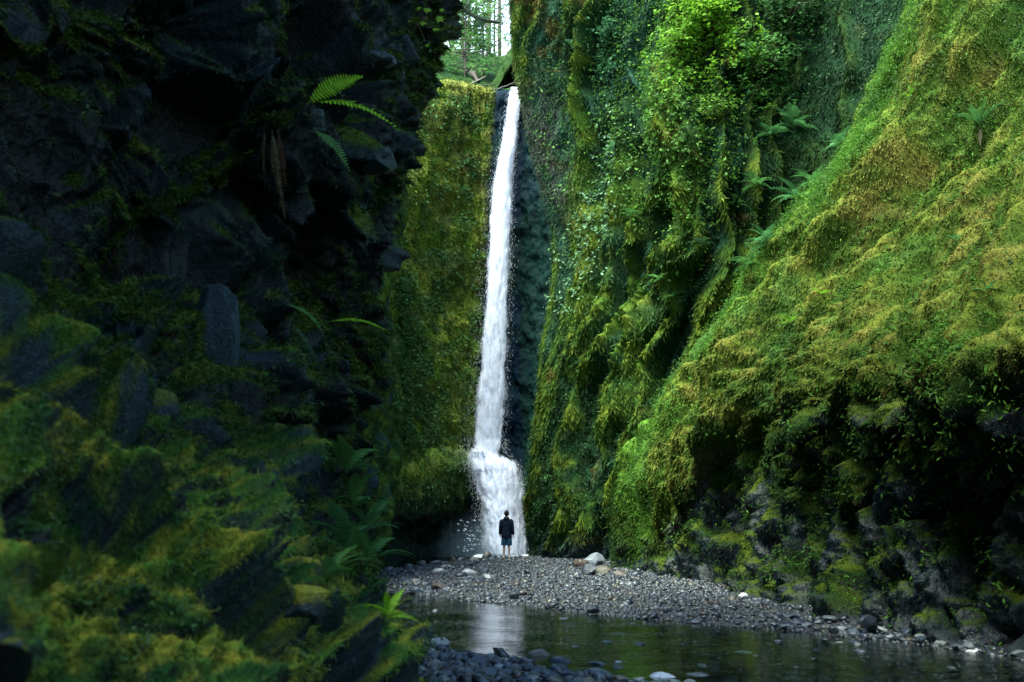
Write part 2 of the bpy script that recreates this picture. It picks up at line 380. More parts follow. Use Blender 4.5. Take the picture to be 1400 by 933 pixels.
# ---- left near cliff
EDGE = [(-420, 665), (-150, 650), (0, 638), (60, 634), (90, 622), (130, 607), (180, 592), (210, 585), (260, 572), (300, 557), (340, 545), (400, 538), (440, 536), (480, 536), (510, 534), (560, 524), (600, 518), (650, 512), (700, 512), (730, 516), (755, 524), (790, 540), (825, 553), (870, 580), (933, 602), (1100, 640)]
def wall_left_near():
    rows_py = [-150, 0, 90, 180, 260, 340, 430, 510, 580, 640, 700, 760, 830, 933, 1080]
    fr = [(-.75, 0), (0, 1), (.22, 2), (.45, 3), (.65, 4), (.82, 5), (.94, 6), (1.0, 7)]
    Yt = {  # depth at each fraction of edge px
        -150: [4.2, 5.6, 6.6, 7.6, 8.6, 9.6, 10.3, 11],
        0:   [4.0, 5.4, 6.4, 7.4, 8.4, 9.6, 10.4, 11],
        90:  [4.2, 5.8, 6.6, 7.5, 8.2, 9.0, 10.0, 10.8],
        180: [4.2, 5.9, 6.8, 7.6, 8.0, 8.7, 9.6, 10.4],
        260: [4.0, 5.9, 6.9, 7.4, 8.2, 9.0, 9.8, 10.4],
        340: [3.6, 5.6, 6.6, 7.4, 8.6, 9.5, 10.2, 10.8],
        430: [3.2, 4.9, 6.2, 6.6, 8.0, 9.4, 10.2, 10.8],
        510: [2.8, 4.2, 5.5, 6.2, 7.6, 9.2, 10.4, 11.0],
        580: [2.5, 3.7, 4.7, 5.6, 7.4, 9.2, 10.6, 11.2],
        640: [2.2, 3.3, 4.1, 4.9, 6.6, 9.2, 10.8, 11.4],
        700: [2.0, 3.0, 3.7, 4.4, 5.6, 8.8, 10.6, 11.0],
        760: [1.9, 2.7, 3.3, 4.0, 5.0, 7.4, 9.4, 10.0],
        830: [1.75, 2.45, 3.0, 3.7, 4.6, 6.0, 8.0, 8.9],
        933: [1.6, 2.2, 2.7, 3.3, 4.2, 5.3, 6.8, 7.9],
        1080: [1.4, 1.9, 2.3, 2.9, 3.7, 4.6, 5.6, 6.6]}
    rows = []
    for z, xo in ((17.5, 3.2), (13.0, 3.4), (10.2, 2.2)):          # unseen part above the frame, leaned out to darken the cliff below
        r = [np.array([8.5, -13, z]), np.array([-4.0, -8, z])]  # first point: unseen gorge end, added behind the camera to block light
        for (f, k), Y in zip(fr, [1, 3, 4.5, 6, 7.4, 8.8, 10, 11]): r.append(np.array([-3.2 + f * 2.2 + xo * .8, Y, z]))
        r.append(np.array([-1.9 + xo, 13, z])); r.append(np.array([-5.5 + xo, 18, z])); rows.append(r)
    for py in rows_py:
        ex = lerp_tab(EDGE, py); Ys = Yt[py]
        pts = [W(ex * f if f > 0 else f * 620, py, Y) for (f, k), Y in zip(fr, Ys)]
        first = pts[0]
        r = [np.array([8.5, -13, first[2]]), np.array([first[0] - .9, -5, first[2]])] + pts + [W(ex - 22, py, Ys[-1] + .9), W(ex - 190, py, Ys[-1] + 4)]  # first point again the added end behind the camera that keeps light out
        rows.append(r)
    cu = [10, 6, 40, 85, 85, 78, 66, 48, 32, 12, 6]
    cv = [5, 8, 14, 60, 55, 56, 50, 50, 54, 50, 42, 38, 38, 38, 42, 50, 20]
    A = loft(rows, cu, cv); nv, nu, _ = A.shape
    iv = grid_index(cv)[:, None] + np.zeros((1, nu)); iu = grid_index(cu)[None] + np.zeros((nv, 1))
    pyv = np.interp(iv, range(len(rows_py) + 3), [-600, -400, -250] + rows_py)
    tow = np.array([2., 3, 1.7]); N = gnormals(A); N = N * np.sign(((tow - A) * N).sum(-1)[nv // 2, nu // 2]); p = A.reshape(-1, 3)
    uu, vv = iu.ravel() - 1, iv.ravel()
    warp = np.stack([fbm(p * .9, 2, 80), fbm(p * .9, 2, 81), fbm(p * .9, 2, 82)], -1) * .35
    q = p + warp
    f1, i1, e1 = facets(q * np.array([.9, .9, .7]), 83, .9); f2, i2, e2 = facets(q * np.array([2.6, 2.6, 2.0]), 84, 1.0); f3, i3, e3 = facets(q * 6.5, 85, 1.0)
    lump = fbm(p * 3.5, 5, 86); big = fbm(p * .6, 3, 87)
    mossy = sstep(560, 660, pyv.ravel() - 60 * (uu - 5) + 80 * big)      # lower ledges are wrapped in moss
    edge = sstep(5.4, 7.4, uu); size = .32 + .8 * np.clip((p[:, 1]) / 9, .1, 1)
    disp = (1 - mossy) * (f1 * .55 + f2 * .2 + f3 * .05 + lump * .07) + mossy * (f1 * .6 + f2 * .16 + (ridged(p * np.array([1.1, 1.1, 2.0]) + warp * 2, 4, 94) - .55) * .42 + lump * .18 + fbm(p * 9, 4, 88) * .13)
    disp = (disp * (1 - .8 * edge) + edge * (-.16 + f2 * .16 + f3 * .07 + lump * .16 + (ridged(p * 1.6, 3, 95) - .5) * .3)) * size + big * .25 * (1 - edge)
    D = disp.reshape(nv, nu)
    for _ in range(2): D[1:-1, 1:-1] = (D[1:-1, 1:-1] * 2 + D[:-2, 1:-1] + D[2:, 1:-1] + D[1:-1, :-2] + D[1:-1, 2:]) / 6
    A = A + N * D[..., None]; N2 = gnormals(A); N2 = N2 * np.sign((N2 * N).sum(-1).mean())
    nz = N2[..., 2].ravel(); c1 = fbm(p * 1.1, 4, 89); c2 = fbm(p * 4, 4, 90)
    mm = sstep(-.12, .36, nz * .7 + c1 * .7 + c2 * .5 + .35 * fbm(p * 10, 4, 97) + mossy * .28 - .16 + .12 * edge)
    rock = mixc((.003, .006, .009), (.022, .046, .062), (i2 * .6 + i1 * .4) ** 2.2); rock = mixc(rock, rock * .5, sstep(.2, .5, c2)) * (.6 + .4 * mossy[:, None])  # rock above the mossy ledges darkened in colour to deepen the overhang's shade
    green = mixc((.004, .018, .005), (.022, .055, .008), sstep(-.3, .3, c2 + .1)); c3 = fbm(p * 10, 4, 96); green = green * (1 + .5 * mossy[:, None]); green = mixc(green, (.115, .115, .014), sstep(-.2, .6, c2 * .6 + nz * .3 + c1 * .3 - .15 + 1.1 * c3) * (.22 + .7 * mossy))  # fresh yellow moss low down, brightened further in colour in place of skylight
    col = mixc(rock, green * (1 + .12 * mossy[:, None]), mm); rough = .8 * mm + (.26 + .2 * i1) * (1 - mm)
    finish_wall('cliff_left_overhang', A, N2, col.reshape(nv, nu, 3), rough.reshape(nv, nu), M_wall_near)
    WALLS['L'] = dict(A=A, N=N2, iu=iu, iv=iv, py=pyv, col=col.reshape(nv, nu, 3), moss=mm.reshape(nv, nu), mossy=mossy.reshape(nv, nu))

# ---- left wall further in, between the near cliff and the falls
def wall_left_far():
    rows_py = [100, 180, 270, 400, 450, 500, 560, 620, 680, 730, 770, 820]  # hidden top rows kept low so the sun reaches the falls
    ed = {100: 560, 180: 556, 270: 545, 450: 531, 400: 530, 500: 533, 560: 539, 620: 540, 680: 539, 730: 532, 770: 520, 820: 515}
    rows = []
    for py in rows_py:
        e = ed[py]
        rows.append([W(-60, py, 13), W(200, py, 16), W(380, py, 20), W(470, py, 24), W(515, py, 27) if e > 520 else W(e - 12, py, 27), W(e, py, 29), W(e - 10, py, 31), W(e - 50, py, 36), W(e - 60, py, 42)])
    cu = [3, 4, 10, 20, 22, 10, 10, 10]; cv = [6, 10, 20, 30, 40, 36, 36, 36, 36, 26, 12]
    A = loft(rows, cu, cv); nv, nu, _ = A.shape
    N = gnormals(A); N = N * np.sign(((np.array([0, 10., 5]) - A) * N).sum(-1)[nv // 2, nu // 2]); p = A.reshape(-1, 3)
    lump = fbm(p * .8, 4, 101); A = A + N * (lump * .5 + fbm(p * 3, 3, 102) * .15).reshape(nv, nu, 1)
    c2 = fbm(p * 2, 4, 103); col = mixc(mixc(DKG, MOSS, sstep(-.3, .4, c2)), ROCK, sstep(.1, .3, fbm(p, 3, 104)))
    finish_wall('cliff_left_inner', A, gnormals(A), col.reshape(nv, nu, 3), np.full((nv, nu), .8), M_wall)
    WALLS['M'] = dict(A=A, N=gnormals(A), col=col.reshape(nv, nu, 3))
wall_right_near(); wall_right_far(); wall_back(); wall_left_near(); wall_left_far()
print('walls', round(time.time() - T0, 1))

# ------------------------------------------------------------------ ground and stream bed
NEAR_W = [(-9, 27), (-3.05, 24.4), (-.95, 21.6), (.3, 20.3), (1.34, 18.6), (2.5, 17.3), (3.6, 16.5), (4.5, 15.4), (5.4, 14.6), (6.4, 12.4), (9, 9)]
FAR_W = [(-9, 30), (-5.0, 31.5), (-4.2, 33.5), (-2.8, 38), (-1.5, 40.5), (.5, 43), (9, 48)]
BANK = [(-9, 15.2), (-1.06, 13.7), (0, 12.5), (.5, 11.4), (1.2, 10.7), (1.9, 10.2), (3.2, 9.3), (9, 7)]
def ground_z(x, y):
    x = np.asarray(x, float); y = np.asarray(y, float)
    a = y - lerp_tab(NEAR_W, x); b = lerp_tab(FAR_W, x) - y; c = lerp_tab(BANK, x) - y
    pp = np.stack([x, y, 0 * x], -1).reshape(-1, 3)
    n = fbm(pp * .8, 3, 110).reshape(x.shape); n2 = fbm(pp * 3, 2, 111).reshape(x.shape)
    bar = np.minimum(np.clip(a / 3.0, -1, 1), np.clip(b / 2.0, -1, 1))
    left = 1 - sstep(-3.2, -.8, x)
    hb = np.where(bar > 0, bar * (.15 - .09 * left), bar * .35)
    bank = np.where(c > 0, np.clip(c / 3, 0, 1) * .14, np.clip(c / 2.5, -1, 0) * .3)
    z = np.maximum(hb, bank) + n * .05 + n2 * .02
    return np.maximum(z, -.4)
def axis(a, b, lo, hi, step, far):
    mid = np.arange(lo, hi + 1e-6, step)
    l = lo - np.geomspace(step, lo - a, far)[::-1]; r = hi + np.geomspace(step, b - hi, far)
    return np.concatenate([l, mid, r])
gx = axis(-400, 400, -8, 10, .09, 16); gy = axis(-400, 600, 6, 50, .12, 16)
X, Yg = np.meshgrid(gx, gy); Z = ground_z(X, Yg)
pp = np.stack([X, Yg, Z], -1); c = fbm(pp.reshape(-1, 3) * 4, 3, 112)
gcol = mixc((.020, .024, .026), (.050, .052, .052), sstep(-.4, .4, c)); gcol = mixc(gcol, (.040, .034, .020), (1 - sstep(-.05, .02, Z.ravel())))
ground = mesh_np('ground', pp.reshape(-1, 3), gfaces(*Z.shape)[:, ::-1], M_stone, np.concatenate([gcol, np.full((len(gcol), 1), .6)], 1))
tag(ground, kind='structure')

# water surface
k = NT('stream_water'); tcw = k.n('ShaderNodeTexCoord').outputs['Object']
mp = k.n('ShaderNodeMapping'); mp.inputs['Scale'].default_value = (3.0, 8.0, 1); k.l(tcw, mp.inputs['Vector'])
nw = noise_node(k, 1.0, 4, .55, mp.outputs[0], .6); mp2 = k.n('ShaderNodeMapping'); mp2.inputs['Scale'].default_value = (.5, 1.1, 1); k.l(tcw, mp2.inputs['Vector'])
nw2 = noise_node(k, 1.0, 2, .5, mp2.outputs[0]); am = k.n('ShaderNodeMath', operation='MULTIPLY'); k.l(nw.outputs[0], am.inputs[0]); k.l(maprange(k, nw2.outputs[0], .35, .7, .25, 1.3), am.inputs[1])
bw = k.n('ShaderNodeBump'); bw.inputs['Distance'].default_value = .011; bw.inputs['Strength'].default_value = .8; k.l(am.outputs[0], bw.inputs['Height'])
fr_ = k.n('ShaderNodeFresnel'); fr_.inputs['IOR'].default_value = 1.33; k.l(bw.outputs[0], fr_.inputs['Normal'])
gl = k.n('ShaderNodeBsdfGlossy'); gl.inputs['Roughness'].default_value = .03; gl.inputs['Color'].default_value = (1, 1, 1, 1); k.l(bw.outputs[0], gl.inputs['Normal'])
tr = k.n('ShaderNodeBsdfTransparent'); tr.inputs['Color'].default_value = (.36, .45, .44, 1)
mx = k.n('ShaderNodeMixShader'); k.l(fr_.outputs[0], mx.inputs[0]); k.l(tr.outputs[0], mx.inputs[1]); k.l(gl.outputs[0], mx.inputs[2]); k.l(mx.outputs[0], k.out.inputs[0])
M_water = k.m
water = mesh_py('stream_water', [(-12, 5, 0), (13, 5, 0), (13, 52, 0), (-12, 52, 0)], [(0, 1, 2, 3)], M_water); tag(water, kind='structure')

# ------------------------------------------------------------------ stones
def ico(sub):
    import bmesh
    bm = bmesh.new(); bmesh.ops.create_icosphere(bm, subdivisions=sub, radius=1.0)
    v = np.array([x.co[:] for x in bm.verts]); f = np.array([[x.index for x in fc.verts] for fc in bm.faces]); bm.free(); return v, f
ICO1, ICO2, ICO3, ICO4 = ico(1), ico(2), ico(3), ico(4)
STM = .36
STC = [(.050, .060, .072), (.085, .095, .105), (.12, .125, .125), (.035, .043, .055), (.17, .165, .15), (.11, .075, .055), (.15, .125, .08), (.23, .23, .225), (.065, .075, .065)]
def scatter_stones(name, pts, sizes, base, mat, flat=.62):
    V, Fc = base; n = len(pts); k = len(V)
    ang = RNG.uniform(0, 2 * pi, n); tilt = RNG.normal(0, .25, (n, 2))
    s = np.stack([RNG.uniform(.75, 1.25, n), RNG.uniform(.6, 1.1, n), RNG.uniform(.4, .8, n) * flat / .62], -1) * sizes[:, None]
    v = V[None] * s[:, None] * (1 + RNG.uniform(-.16, .16, (n, k, 1)))
    ca, sa = np.cos(ang)[:, None], np.sin(ang)[:, None]
    x = v[..., 0] * ca - v[..., 1] * sa; y = v[..., 0] * sa + v[..., 1] * ca; z = v[..., 2] + x * tilt[:, :1] + y * tilt[:, 1:]
    vv = np.stack([x, y, z], -1) + pts[:, None]
    ff = Fc[None] + (np.arange(n) * k)[:, None, None]
    ci = np.array(STC)[RNG.choice(len(STC), n, p=[.2, .2, .12, .16, .09, .05, .05, .07, .06])] * RNG.uniform(.6, 1.3, (n, 1)) * STM * np.array([.85, 1.0, 1.15])
    c = np.repeat(ci, k, 0); r = np.repeat(RNG.uniform(.22, .5, n), k)[:, None]
    return mesh_np(name, vv.reshape(-1, 3), ff.reshape(-1, 3), mat, np.concatenate([c, r], 1))
def wallfree(x, y): return (x > -7) & (x < 9)
def bar_points(n, smin, smax, wet=False):
    x = RNG.uniform(-6.5, 8.5, n); y = RNG.uniform(8, 46, n)
    z = ground_z(x, y)
    return x, y, z
P_, S_ = [], []
x, y, z = bar_points(150000, 0, 0)
keep = (z > -.02) & (y > 9) & ((x - lerp_tab([(9, 7.5), (12.4, 6.6), (20, 5.3), (33, 4.2), (43, 1.5), (50, .5)], y)) < .3) & (x > -6 + 0 * y)
x, y, z = x[keep], y[keep], z[keep]
s = np.exp(RNG.normal(math.log(.032), .5, len(x))); 
pk = RNG.uniform(0, 1, len(x)) < np.where(y > 15, .55, .5)
x, y, z, s = x[pk], y[pk], z[pk], np.clip(s[pk], .018, .12)
s = s * np.where(y < 15, 1.25, 1.0)
print('pebbles', len(x))
g = scatter_stones('gravel', np.stack([x, y, z + s * .15], -1), s, ICO1, M_stone)
tag(g, 'loose grey river gravel covering the bar and the stream banks', 'gravel', kind='stuff')
x, y, z = bar_points(26000, 0, 0); keep = (z <= 0) & (z > -.36) & (y > 8)
x, y, z = x[keep], y[keep], z[keep]; s = np.clip(np.exp(RNG.normal(math.log(.07), .4, len(x))), .03, .16)
b = scatter_stones('stream_bed_pebbles', np.stack([x, y, np.minimum(z, -.02 - s * .5)], -1), s, ICO1, M_stone, .5); tag(b, 'dark pebbles lying on the bed under the shallow water', 'gravel', kind='stuff')

def rock_mesh(name, seed, base, dims, ang=.5, smoothness=0, col=(.08, .09, .1), rough=.4, topcol=None, box=0):
    V, Fc = base; rs = np.random.default_rng(seed); v = V.copy()
    if box: v = v / (np.abs(v).max(1, keepdims=True) ** box) * .8
    # cut with random planes for angular rocks
    for _ in range(int(18 * ang)):
        n = rs.normal(size=3); n /= np.linalg.norm(n); d = rs.uniform(.55, .85)
        t = v @ n - d; v = v - np.clip(t, 0, None)[:, None] * n
    v = v * (1 + (.10 if ang < .55 else .05) * fbm(V * 1.2 + seed, 2, seed)[:, None]) + (.025 if ang < .55 else .006) * fbm(V * 7 + seed, 2, seed + 3)[:, None] * V
    v = v * np.array(dims)
    c = np.tile(np.array(col), (len(v), 1)) * (1 + .35 * fbm(V * 3 + seed * 2, 3, seed)[:, None])
    if topcol is not None: c = mixc(c, topcol, sstep(.1, .5, V[:, 2] + .4 * fbm(V * 2, 3, seed + 9)))
    o = mesh_np(name, v, Fc, M_stone, np.concatenate([c, np.full((len(v), 1), rough)], 1), smooth=ang < .55)
    return o
def place(o, px, py, sink=.25, h=.1, rz=0, Y=None):
    q = G(px, py, 0.0) if Y is None else W(px, py, Y)
    z = float(ground_z(q[0], q[1])); q = G(px, py, max(z, -.03)) if Y is None else q
    o.location = (q[0], q[1], max(z, -.05) + h * (1 - sink) * .55 if Y is None else q[2]); o.rotation_euler = (0, 0, rz)
    return q
def big_rock(px, py, wpx, hr, col, label, seed, dr=.8, ang=.6, rough=.4, top=None, base=ICO3, group=None, rz=0, sink=.25, cat='rock', tone=1.0):
    q = G(px, py, 0.0); w = wpx / F * q[1] * .5
    nm = 'boulder' if w > .28 else 'river_stone'
    o = rock_mesh(nm, seed, base, (w, w * dr, w * hr), ang, 1, col, rough, top)
    place(o, px, py, sink, w * hr, rz); tag(o, label, cat, group); return o
LG = (.22, .23, .21); TAN = (.09, .086, .068); DK = (.020, .028, .038); BR = (.055, .043, .036); PK = (.13, .115, .11); BG = (.07, .085, .10); WH = (.42, .44, .46)
rocks = [
 (600, 886, 36, .72, BG, 'pale grey-green angular boulder beside the foot of the mossy ledge', .8, LG),
 (738, 899, 34, .62, TAN, 'tan rounded boulder at the edge of the foreground pool', .5, None),
 (768, 907, 40, .42, DK, 'dark flat stone lying just in front of the tan boulder', .3, None),
 (760, 923, 22, .85, DK, 'round blue-grey cobble standing below the flat dark stone', .1, None),
 (812, 924, 34, .5, BG, 'broad rounded blue-grey stone at the bottom of the pool bank', .2, None),
 (613, 920, 40, .32, BR, 'long brownish flat stone in front of the grey-green boulder', .3, None),
 (660, 912, 30, .6, DK, 'black shiny peaked rock in the cobble bank', .8, None),
 (720, 908, 26, .5, BG, 'bluish rounded rock between the black peaked rock and the tan boulder', .3, None),
 (905, 929, 42, .42, BG, 'wide pale-topped stone at the bottom edge of the picture, in the water', .3, WH),
 (665, 767, 17, 1.15, BR, 'brown pointed upright rock left of the standing person', .9, TAN),
 (650, 770, 17, .75, PK, 'pinkish pale rock beside the pointed brown rock', .6, None),
 (620, 768, 12, .75, BR, 'small reddish rock at the left of the rocks near the falls pool', .6, None),
 (635, 769, 17, .65, DK, 'dark wet rock between the reddish and the pinkish rock', .6, None),
 (596, 772, 17, .55, BG, 'blue-grey low rock in the shallow edge of the falls pool', .6, None),
 (576, 771, 13, .65, DK, 'black rock farthest out in the falls pool', .6, None),
 (612, 778, 20, .4, BG, 'flat grey slab with a dark underside near the pool edge', .7, LG),
 (656, 797, 22, .4, DK, 'dark flat rock on the left half of the gravel bar', .5, None),
 (568, 800, 16, .8, LG, 'pale squarish rock at the left end of the bar waterline', .8, PK),
 (600, 804, 18, .6, BR, 'rusty brown rock on the left waterline of the bar', .6, None),
 (703, 816, 16, .75, DK, 'black rock half in the water at the bar edge below the person', .6, None),
 (812, 775, 30, .85, BG, 'white-topped wet boulder against the foot of the ribbed cliff', .8, (.14, .165, .185)),
 (794, 776, 20, .9, BR, 'brown boulder tucked against the left side of the white-topped boulder', .6, None),
 (805, 786, 24, .8, DK, 'dark blue boulder below the white-topped boulder', .7, None),
 (824, 785, 22, .7, TAN, 'tan sloping boulder beside the dark blue boulder', .7, None),
 (848, 788, 22, .55, BR, 'reddish brown rock right of the tan sloping boulder', .6, None),
 (871, 788, 17, .6, DK, 'blackish rounded rock at the right end of the boulder row', .4, None),
 (708, 764, 12, .8, BG, 'small pale rock just right of the feet of the person', .7, LG),
 (727, 764, 12, .8, PK, 'small pinkish-white rock at the base of the ribbed cliff corner', .7, None),
 (809, 836, 20, .45, DK, 'dark jagged stone breaking the water near the bar', .8, None),
 (845, 866, 24, .2, LG, 'thin pale stone awash in mid stream', .3, WH),
 (842, 848, 14, .35, DK, 'small black flat stone in the riffle near the bar', .4, None),
 (950, 852, 14, .45, BG, 'small rounded stone at the riffle edge, mid stream', .3, None),
 (1015, 818, 16, .6, WH, 'white-topped stone on the bar near the mossy cliff foot', .5, None),
 (1140, 867, 16, 1.1, DK, 'black pointed rock standing upright out of the stream', 1, None),
 (1147, 881, 22, .35, BG, 'low wet stone in the water under the pointed black rock', .3, LG),
 (1117, 891, 17, .6, DK, 'small lumpy wet stone left of the pointed black rock', .5, None),
 (1186, 857, 30, .85, DK, 'large dark angular boulder at the waterline under the mossy slope', .9, None),
 (1262, 877, 24, .4, DK, 'dark flat rock in the water off the rubble bank', .6, None),
 (1332, 893, 34, .28, LG, 'isolated pale oval stone in the water off the rubble bank', .2, WH),
 (1015, 892, 34, .22, BG, 'wet dark rock awash in the middle of the stream', .6, WH),
 (960, 910, 14, .5, WH, 'small glistening white stone in the lower stream', .4, None),
 (1075, 929, 18, .55, BG, 'rounded wet stone at the lower edge of the stream', .3, None),
 (845, 908, 18, .5, WH, 'whitish wet stone in the water right of the cobble bank', .4, None),
 (872, 912, 14, .6, BG, 'small grey stone right of the whitish wet stone', .3, None),
]
for i, (px, py, w, hr, colr, lab, ang, top) in enumerate(rocks):
    big_rock(px, py, w, hr, colr, lab, 200 + i * 7, dr=random.uniform(.7, 1), ang=ang, rough=.28 + .2 * random.random(), top=top, rz=random.uniform(-.5, .5))
# cobbles on the near bank and rubble at the foot of the slope: individual copies
M_cob = plain_mat('cobble', (.1, .1, .1), .3, 9, .3, .012, cols=[(.036, .050, .066), (.08, .095, .105), (.022, .030, .044), (.12, .135, .135), (.052, .066, .078), (.08, .076, .062), (.042, .058, .072), (.20, .22, .225)])
protos = []
for i in range(8):
    o = rock_mesh('cobble', 900 + i, ICO3, (1, random.uniform(.65, .9), random.uniform(.45, .7)), [.1, .2, .5, .8, .3, .9, .2, .6][i]); o.data.materials.clear(); o.data.materials.append(M_cob); protos.append(o)
first = [True] * 8; placed = []
def cobble(x, y, z, s, label, group, kinds=range(8)):
    i = random.choice(list(kinds)); o = protos[i]
    if first[i]: first[i] = False
    else: o = protos[i].copy(); COL.objects.link(o)
    o.location = (x, y, z); o.scale = (s, s, s); o.rotation_euler = (random.uniform(-.25, .25), random.uniform(-.25, .25), random.uniform(0, 6.3)); tag(o, label, 'cobble', group)
tries = 0; n = 0
while n < 210 and tries < 9000:
    tries += 1
    px = random.uniform(575, 960); py = random.uniform(872, 950); lim = lerp_tab([(575, 875), (600, 888), (640, 898), (700, 896), (760, 912), (850, 922), (950, 934), (960, 940)], px)
    if py < lim: continue
    q = G(px, py, .05); s = random.choice([.04, .05, .06, .08, .1, .13]) * random.uniform(.8, 1.2)
    if any((q[0] - a) ** 2 + (q[1] - b) ** 2 < (.72 * (s + r)) ** 2 for a, b, r in placed): continue
    placed.append((q[0], q[1], s)); n += 1
    cobble(q[0], q[1], float(ground_z(q[0], q[1])) + s * .3, s, 'smooth wet grey cobble packed into the bank at the near edge of the pool', 'cobbles of the near bank')
n = 0
while n < 75:
    x = random.uniform(4.2, 7.6); lo = lerp_tab(NEAR_W, x); y = lo + random.uniform(-.1, 1.6)
    if y > 19: continue
    n += 1; s = random.uniform(.07, .17)
    cobble(x, y, float(ground_z(x, y)) + s * .2, s, 'dark angular rubble stone along the waterline under the mossy slope', 'rubble under the mossy slope', (2, 3, 5, 7))
n = 0
while n < 70:
    x = random.uniform(-4.6, 3.6); y = random.uniform(22, 41)
    if not (-.02 < ground_z(x, y)): continue
    n += 1; s = random.uniform(.09, .2) * (1.1 if x < -.5 else .8)
    cobble(x, y, float(ground_z(x, y)) + s * .22, s, 'larger dark stone scattered over the gravel bar before the falls', 'scattered stones on the gravel bar', (2, 3, 5, 7, 0))
M_wetc = plain_mat('wet_stone', (.1, .1, .1), .16, 9, .3, .01, cols=[(.03, .04, .05), (.10, .12, .13), (.02, .028, .036), (.13, .145, .15), (.05, .06, .065), (.04, .045, .05)], spec=.6)
pw = []
for i in range(4):
    o = rock_mesh('stream_stone', 940 + i, ICO3, (1, random.uniform(.6, .9), random.uniform(.35, .5)), [.3, .7, .9, .2][i]); o.data.materials.clear(); o.data.materials.append(M_wetc); pw.append(o)
used4 = [0] * 4; n = 0
while n < 34:
    px = random.uniform(740, 1395) if random.random() < .85 else random.uniform(560, 640); py = random.uniform(835, 925); q = G(px, py, 0)
    if ground_z(q[0], q[1]) > -.03: continue
    n += 1; i = random.randrange(4); o = pw[i] if not used4[i] else pw[i].copy()
    if used4[i]: COL.objects.link(o)
    used4[i] = 1; s_ = random.uniform(.03, .11) * (1.5 if random.random() < .15 else 1); o.location = (q[0], q[1], -s_ * .2); o.scale = (s_, s_, s_); o.rotation_euler = (random.uniform(-.15, .15), random.uniform(-.15, .15), random.uniform(0, 6.3))
    tag(o, 'small wet stone breaking the surface of the shallow stream', 'stone', 'stones breaking the stream surface')
print('stones', round(time.time() - T0, 1))

# ------------------------------------------------------------------ projection helpers on the built walls
def project(P):
    d = P - CAM; depth = d[..., 1] * cp_ + d[..., 2] * sp_; up = -d[..., 1] * sp_ + d[..., 2] * cp_
    return 700 + F * d[..., 0] / depth, 466.5 - F * up / depth
for key in 'BAKL':
    wv = WALLS[key]; wv['sx'], wv['sy'] = project(wv['A'])
def hit(key, px, py, rad=5):
    wv = WALLS[key]; d = (wv['sx'] - px) ** 2 + (wv['sy'] - py) ** 2
    m = d < rad * rad
    if not m.any(): i = np.unravel_index(d.argmin(), d.shape)
    else:
        Yv = np.where(m, wv['A'][..., 1], 1e9); i = np.unravel_index(Yv.argmin(), Yv.shape)
    return wv['A'][i].copy(), wv['N'][i].copy()
def sample(key, n, mask=None):
    wv = WALLS[key]; inv = (wv['sx'] > -60) & (wv['sx'] < 1460) & (wv['sy'] > -60) & (wv['sy'] < 990)
    pr = inv.astype(float)
    if mask is not None: pr = pr * mask
    pr = pr.ravel(); pr /= pr.sum(); idx = RNG.choice(len(pr), n, p=pr)
    nu = wv['A'].shape[1]; r, c_ = idx // nu, idx % nu; r2 = np.minimum(r + 1, wv['A'].shape[0] - 1); c2 = np.minimum(c_ + 1, nu - 1)
    P = wv['A'][r, c_]; fa = RNG.uniform(0, 1, (n, 1)); fb = RNG.uniform(0, 1, (n, 1))
    P = P + (wv['A'][r2, c_] - P) * fa + (wv['A'][r, c2] - P) * fb
    return P, wv['N'][r, c_], wv['col'][r, c_], idx
def unit(v): return v / (np.linalg.norm(v, axis=-1, keepdims=True) + 1e-9)
def fibres(name, P, N, C, L, wd, droop=.8, label='', kind='moss'):
    n = len(P); d = unit(N * .7 + np.array([0, 0, -droop]) + RNG.normal(0, .45, (n, 3)))
    s = unit(np.cross(d, N + RNG.normal(0, .5, (n, 3)))); L = L * RNG.uniform(.5, 1.5, (n, 1)); wd = wd * RNG.uniform(.6, 1.4, (n, 1))
    V = np.stack([P - s * wd - N * .01, P + s * wd - N * .01, P + d * L], 1).reshape(-1, 3)
    Fc = np.arange(3 * n).reshape(-1, 3); Cc = np.repeat(C * RNG.uniform(.6, 1.6, (n, 1)) * np.array([1, 1, 1]), 3, 0)
    o = mesh_np(name, V, Fc, M_moss, Cc, smooth=False); tag(o, label, kind, kind='stuff'); return o
def leaves_arrays(Cn, Nn, per, spread, size, C, upb=.5, flat=.55):
    n = len(Cn) * per
    Pc = np.repeat(Cn, per, 0); Nc = np.repeat(Nn, per, 0); sp = np.repeat(np.broadcast_to(spread, (len(Cn),)), per)[:, None]; sz = np.repeat(np.broadcast_to(size, (len(Cn),)), per)[:, None] * RNG.uniform(.35, 1.7, (n, 1))
    off = RNG.normal(0, 1, (n, 3)); off = off / (1 + .25 * np.linalg.norm(off, axis=1, keepdims=True))
    P = Pc + off * sp + Nc * sp * .5
    d = unit(RNG.normal(0, 1, (n, 3)) + Nc * .6 + np.array([0, 0, -.35])); face = unit(Nc * .6 + np.array([0, 0, upb]) + RNG.normal(0, .45, (n, 3)))
    s = unit(np.cross(d, face)); d = unit(np.cross(face, s)); u_ = np.cross(s, d)
    V = np.stack([P, P + d * sz * .5 + s * sz * flat * .5 + u_ * sz * .08, P + d * sz, P + d * sz * .5 - s * sz * flat * .5 + u_ * sz * .08], 1).reshape(-1, 3)
    Cc = np.repeat(np.repeat(C, per, 0) * RNG.uniform(.7, 1.3, (n, 1)), 4, 0)
    return V, Cc
def leaf_object(name, parts, mat=None, parent=None):
    V = np.concatenate([a for a, b in parts]); C = np.concatenate([b for a, b in parts])
    return mesh_np(name, V, np.arange(len(V)).reshape(-1, 4), mat or M_leaf, C, smooth=False, parent=parent)

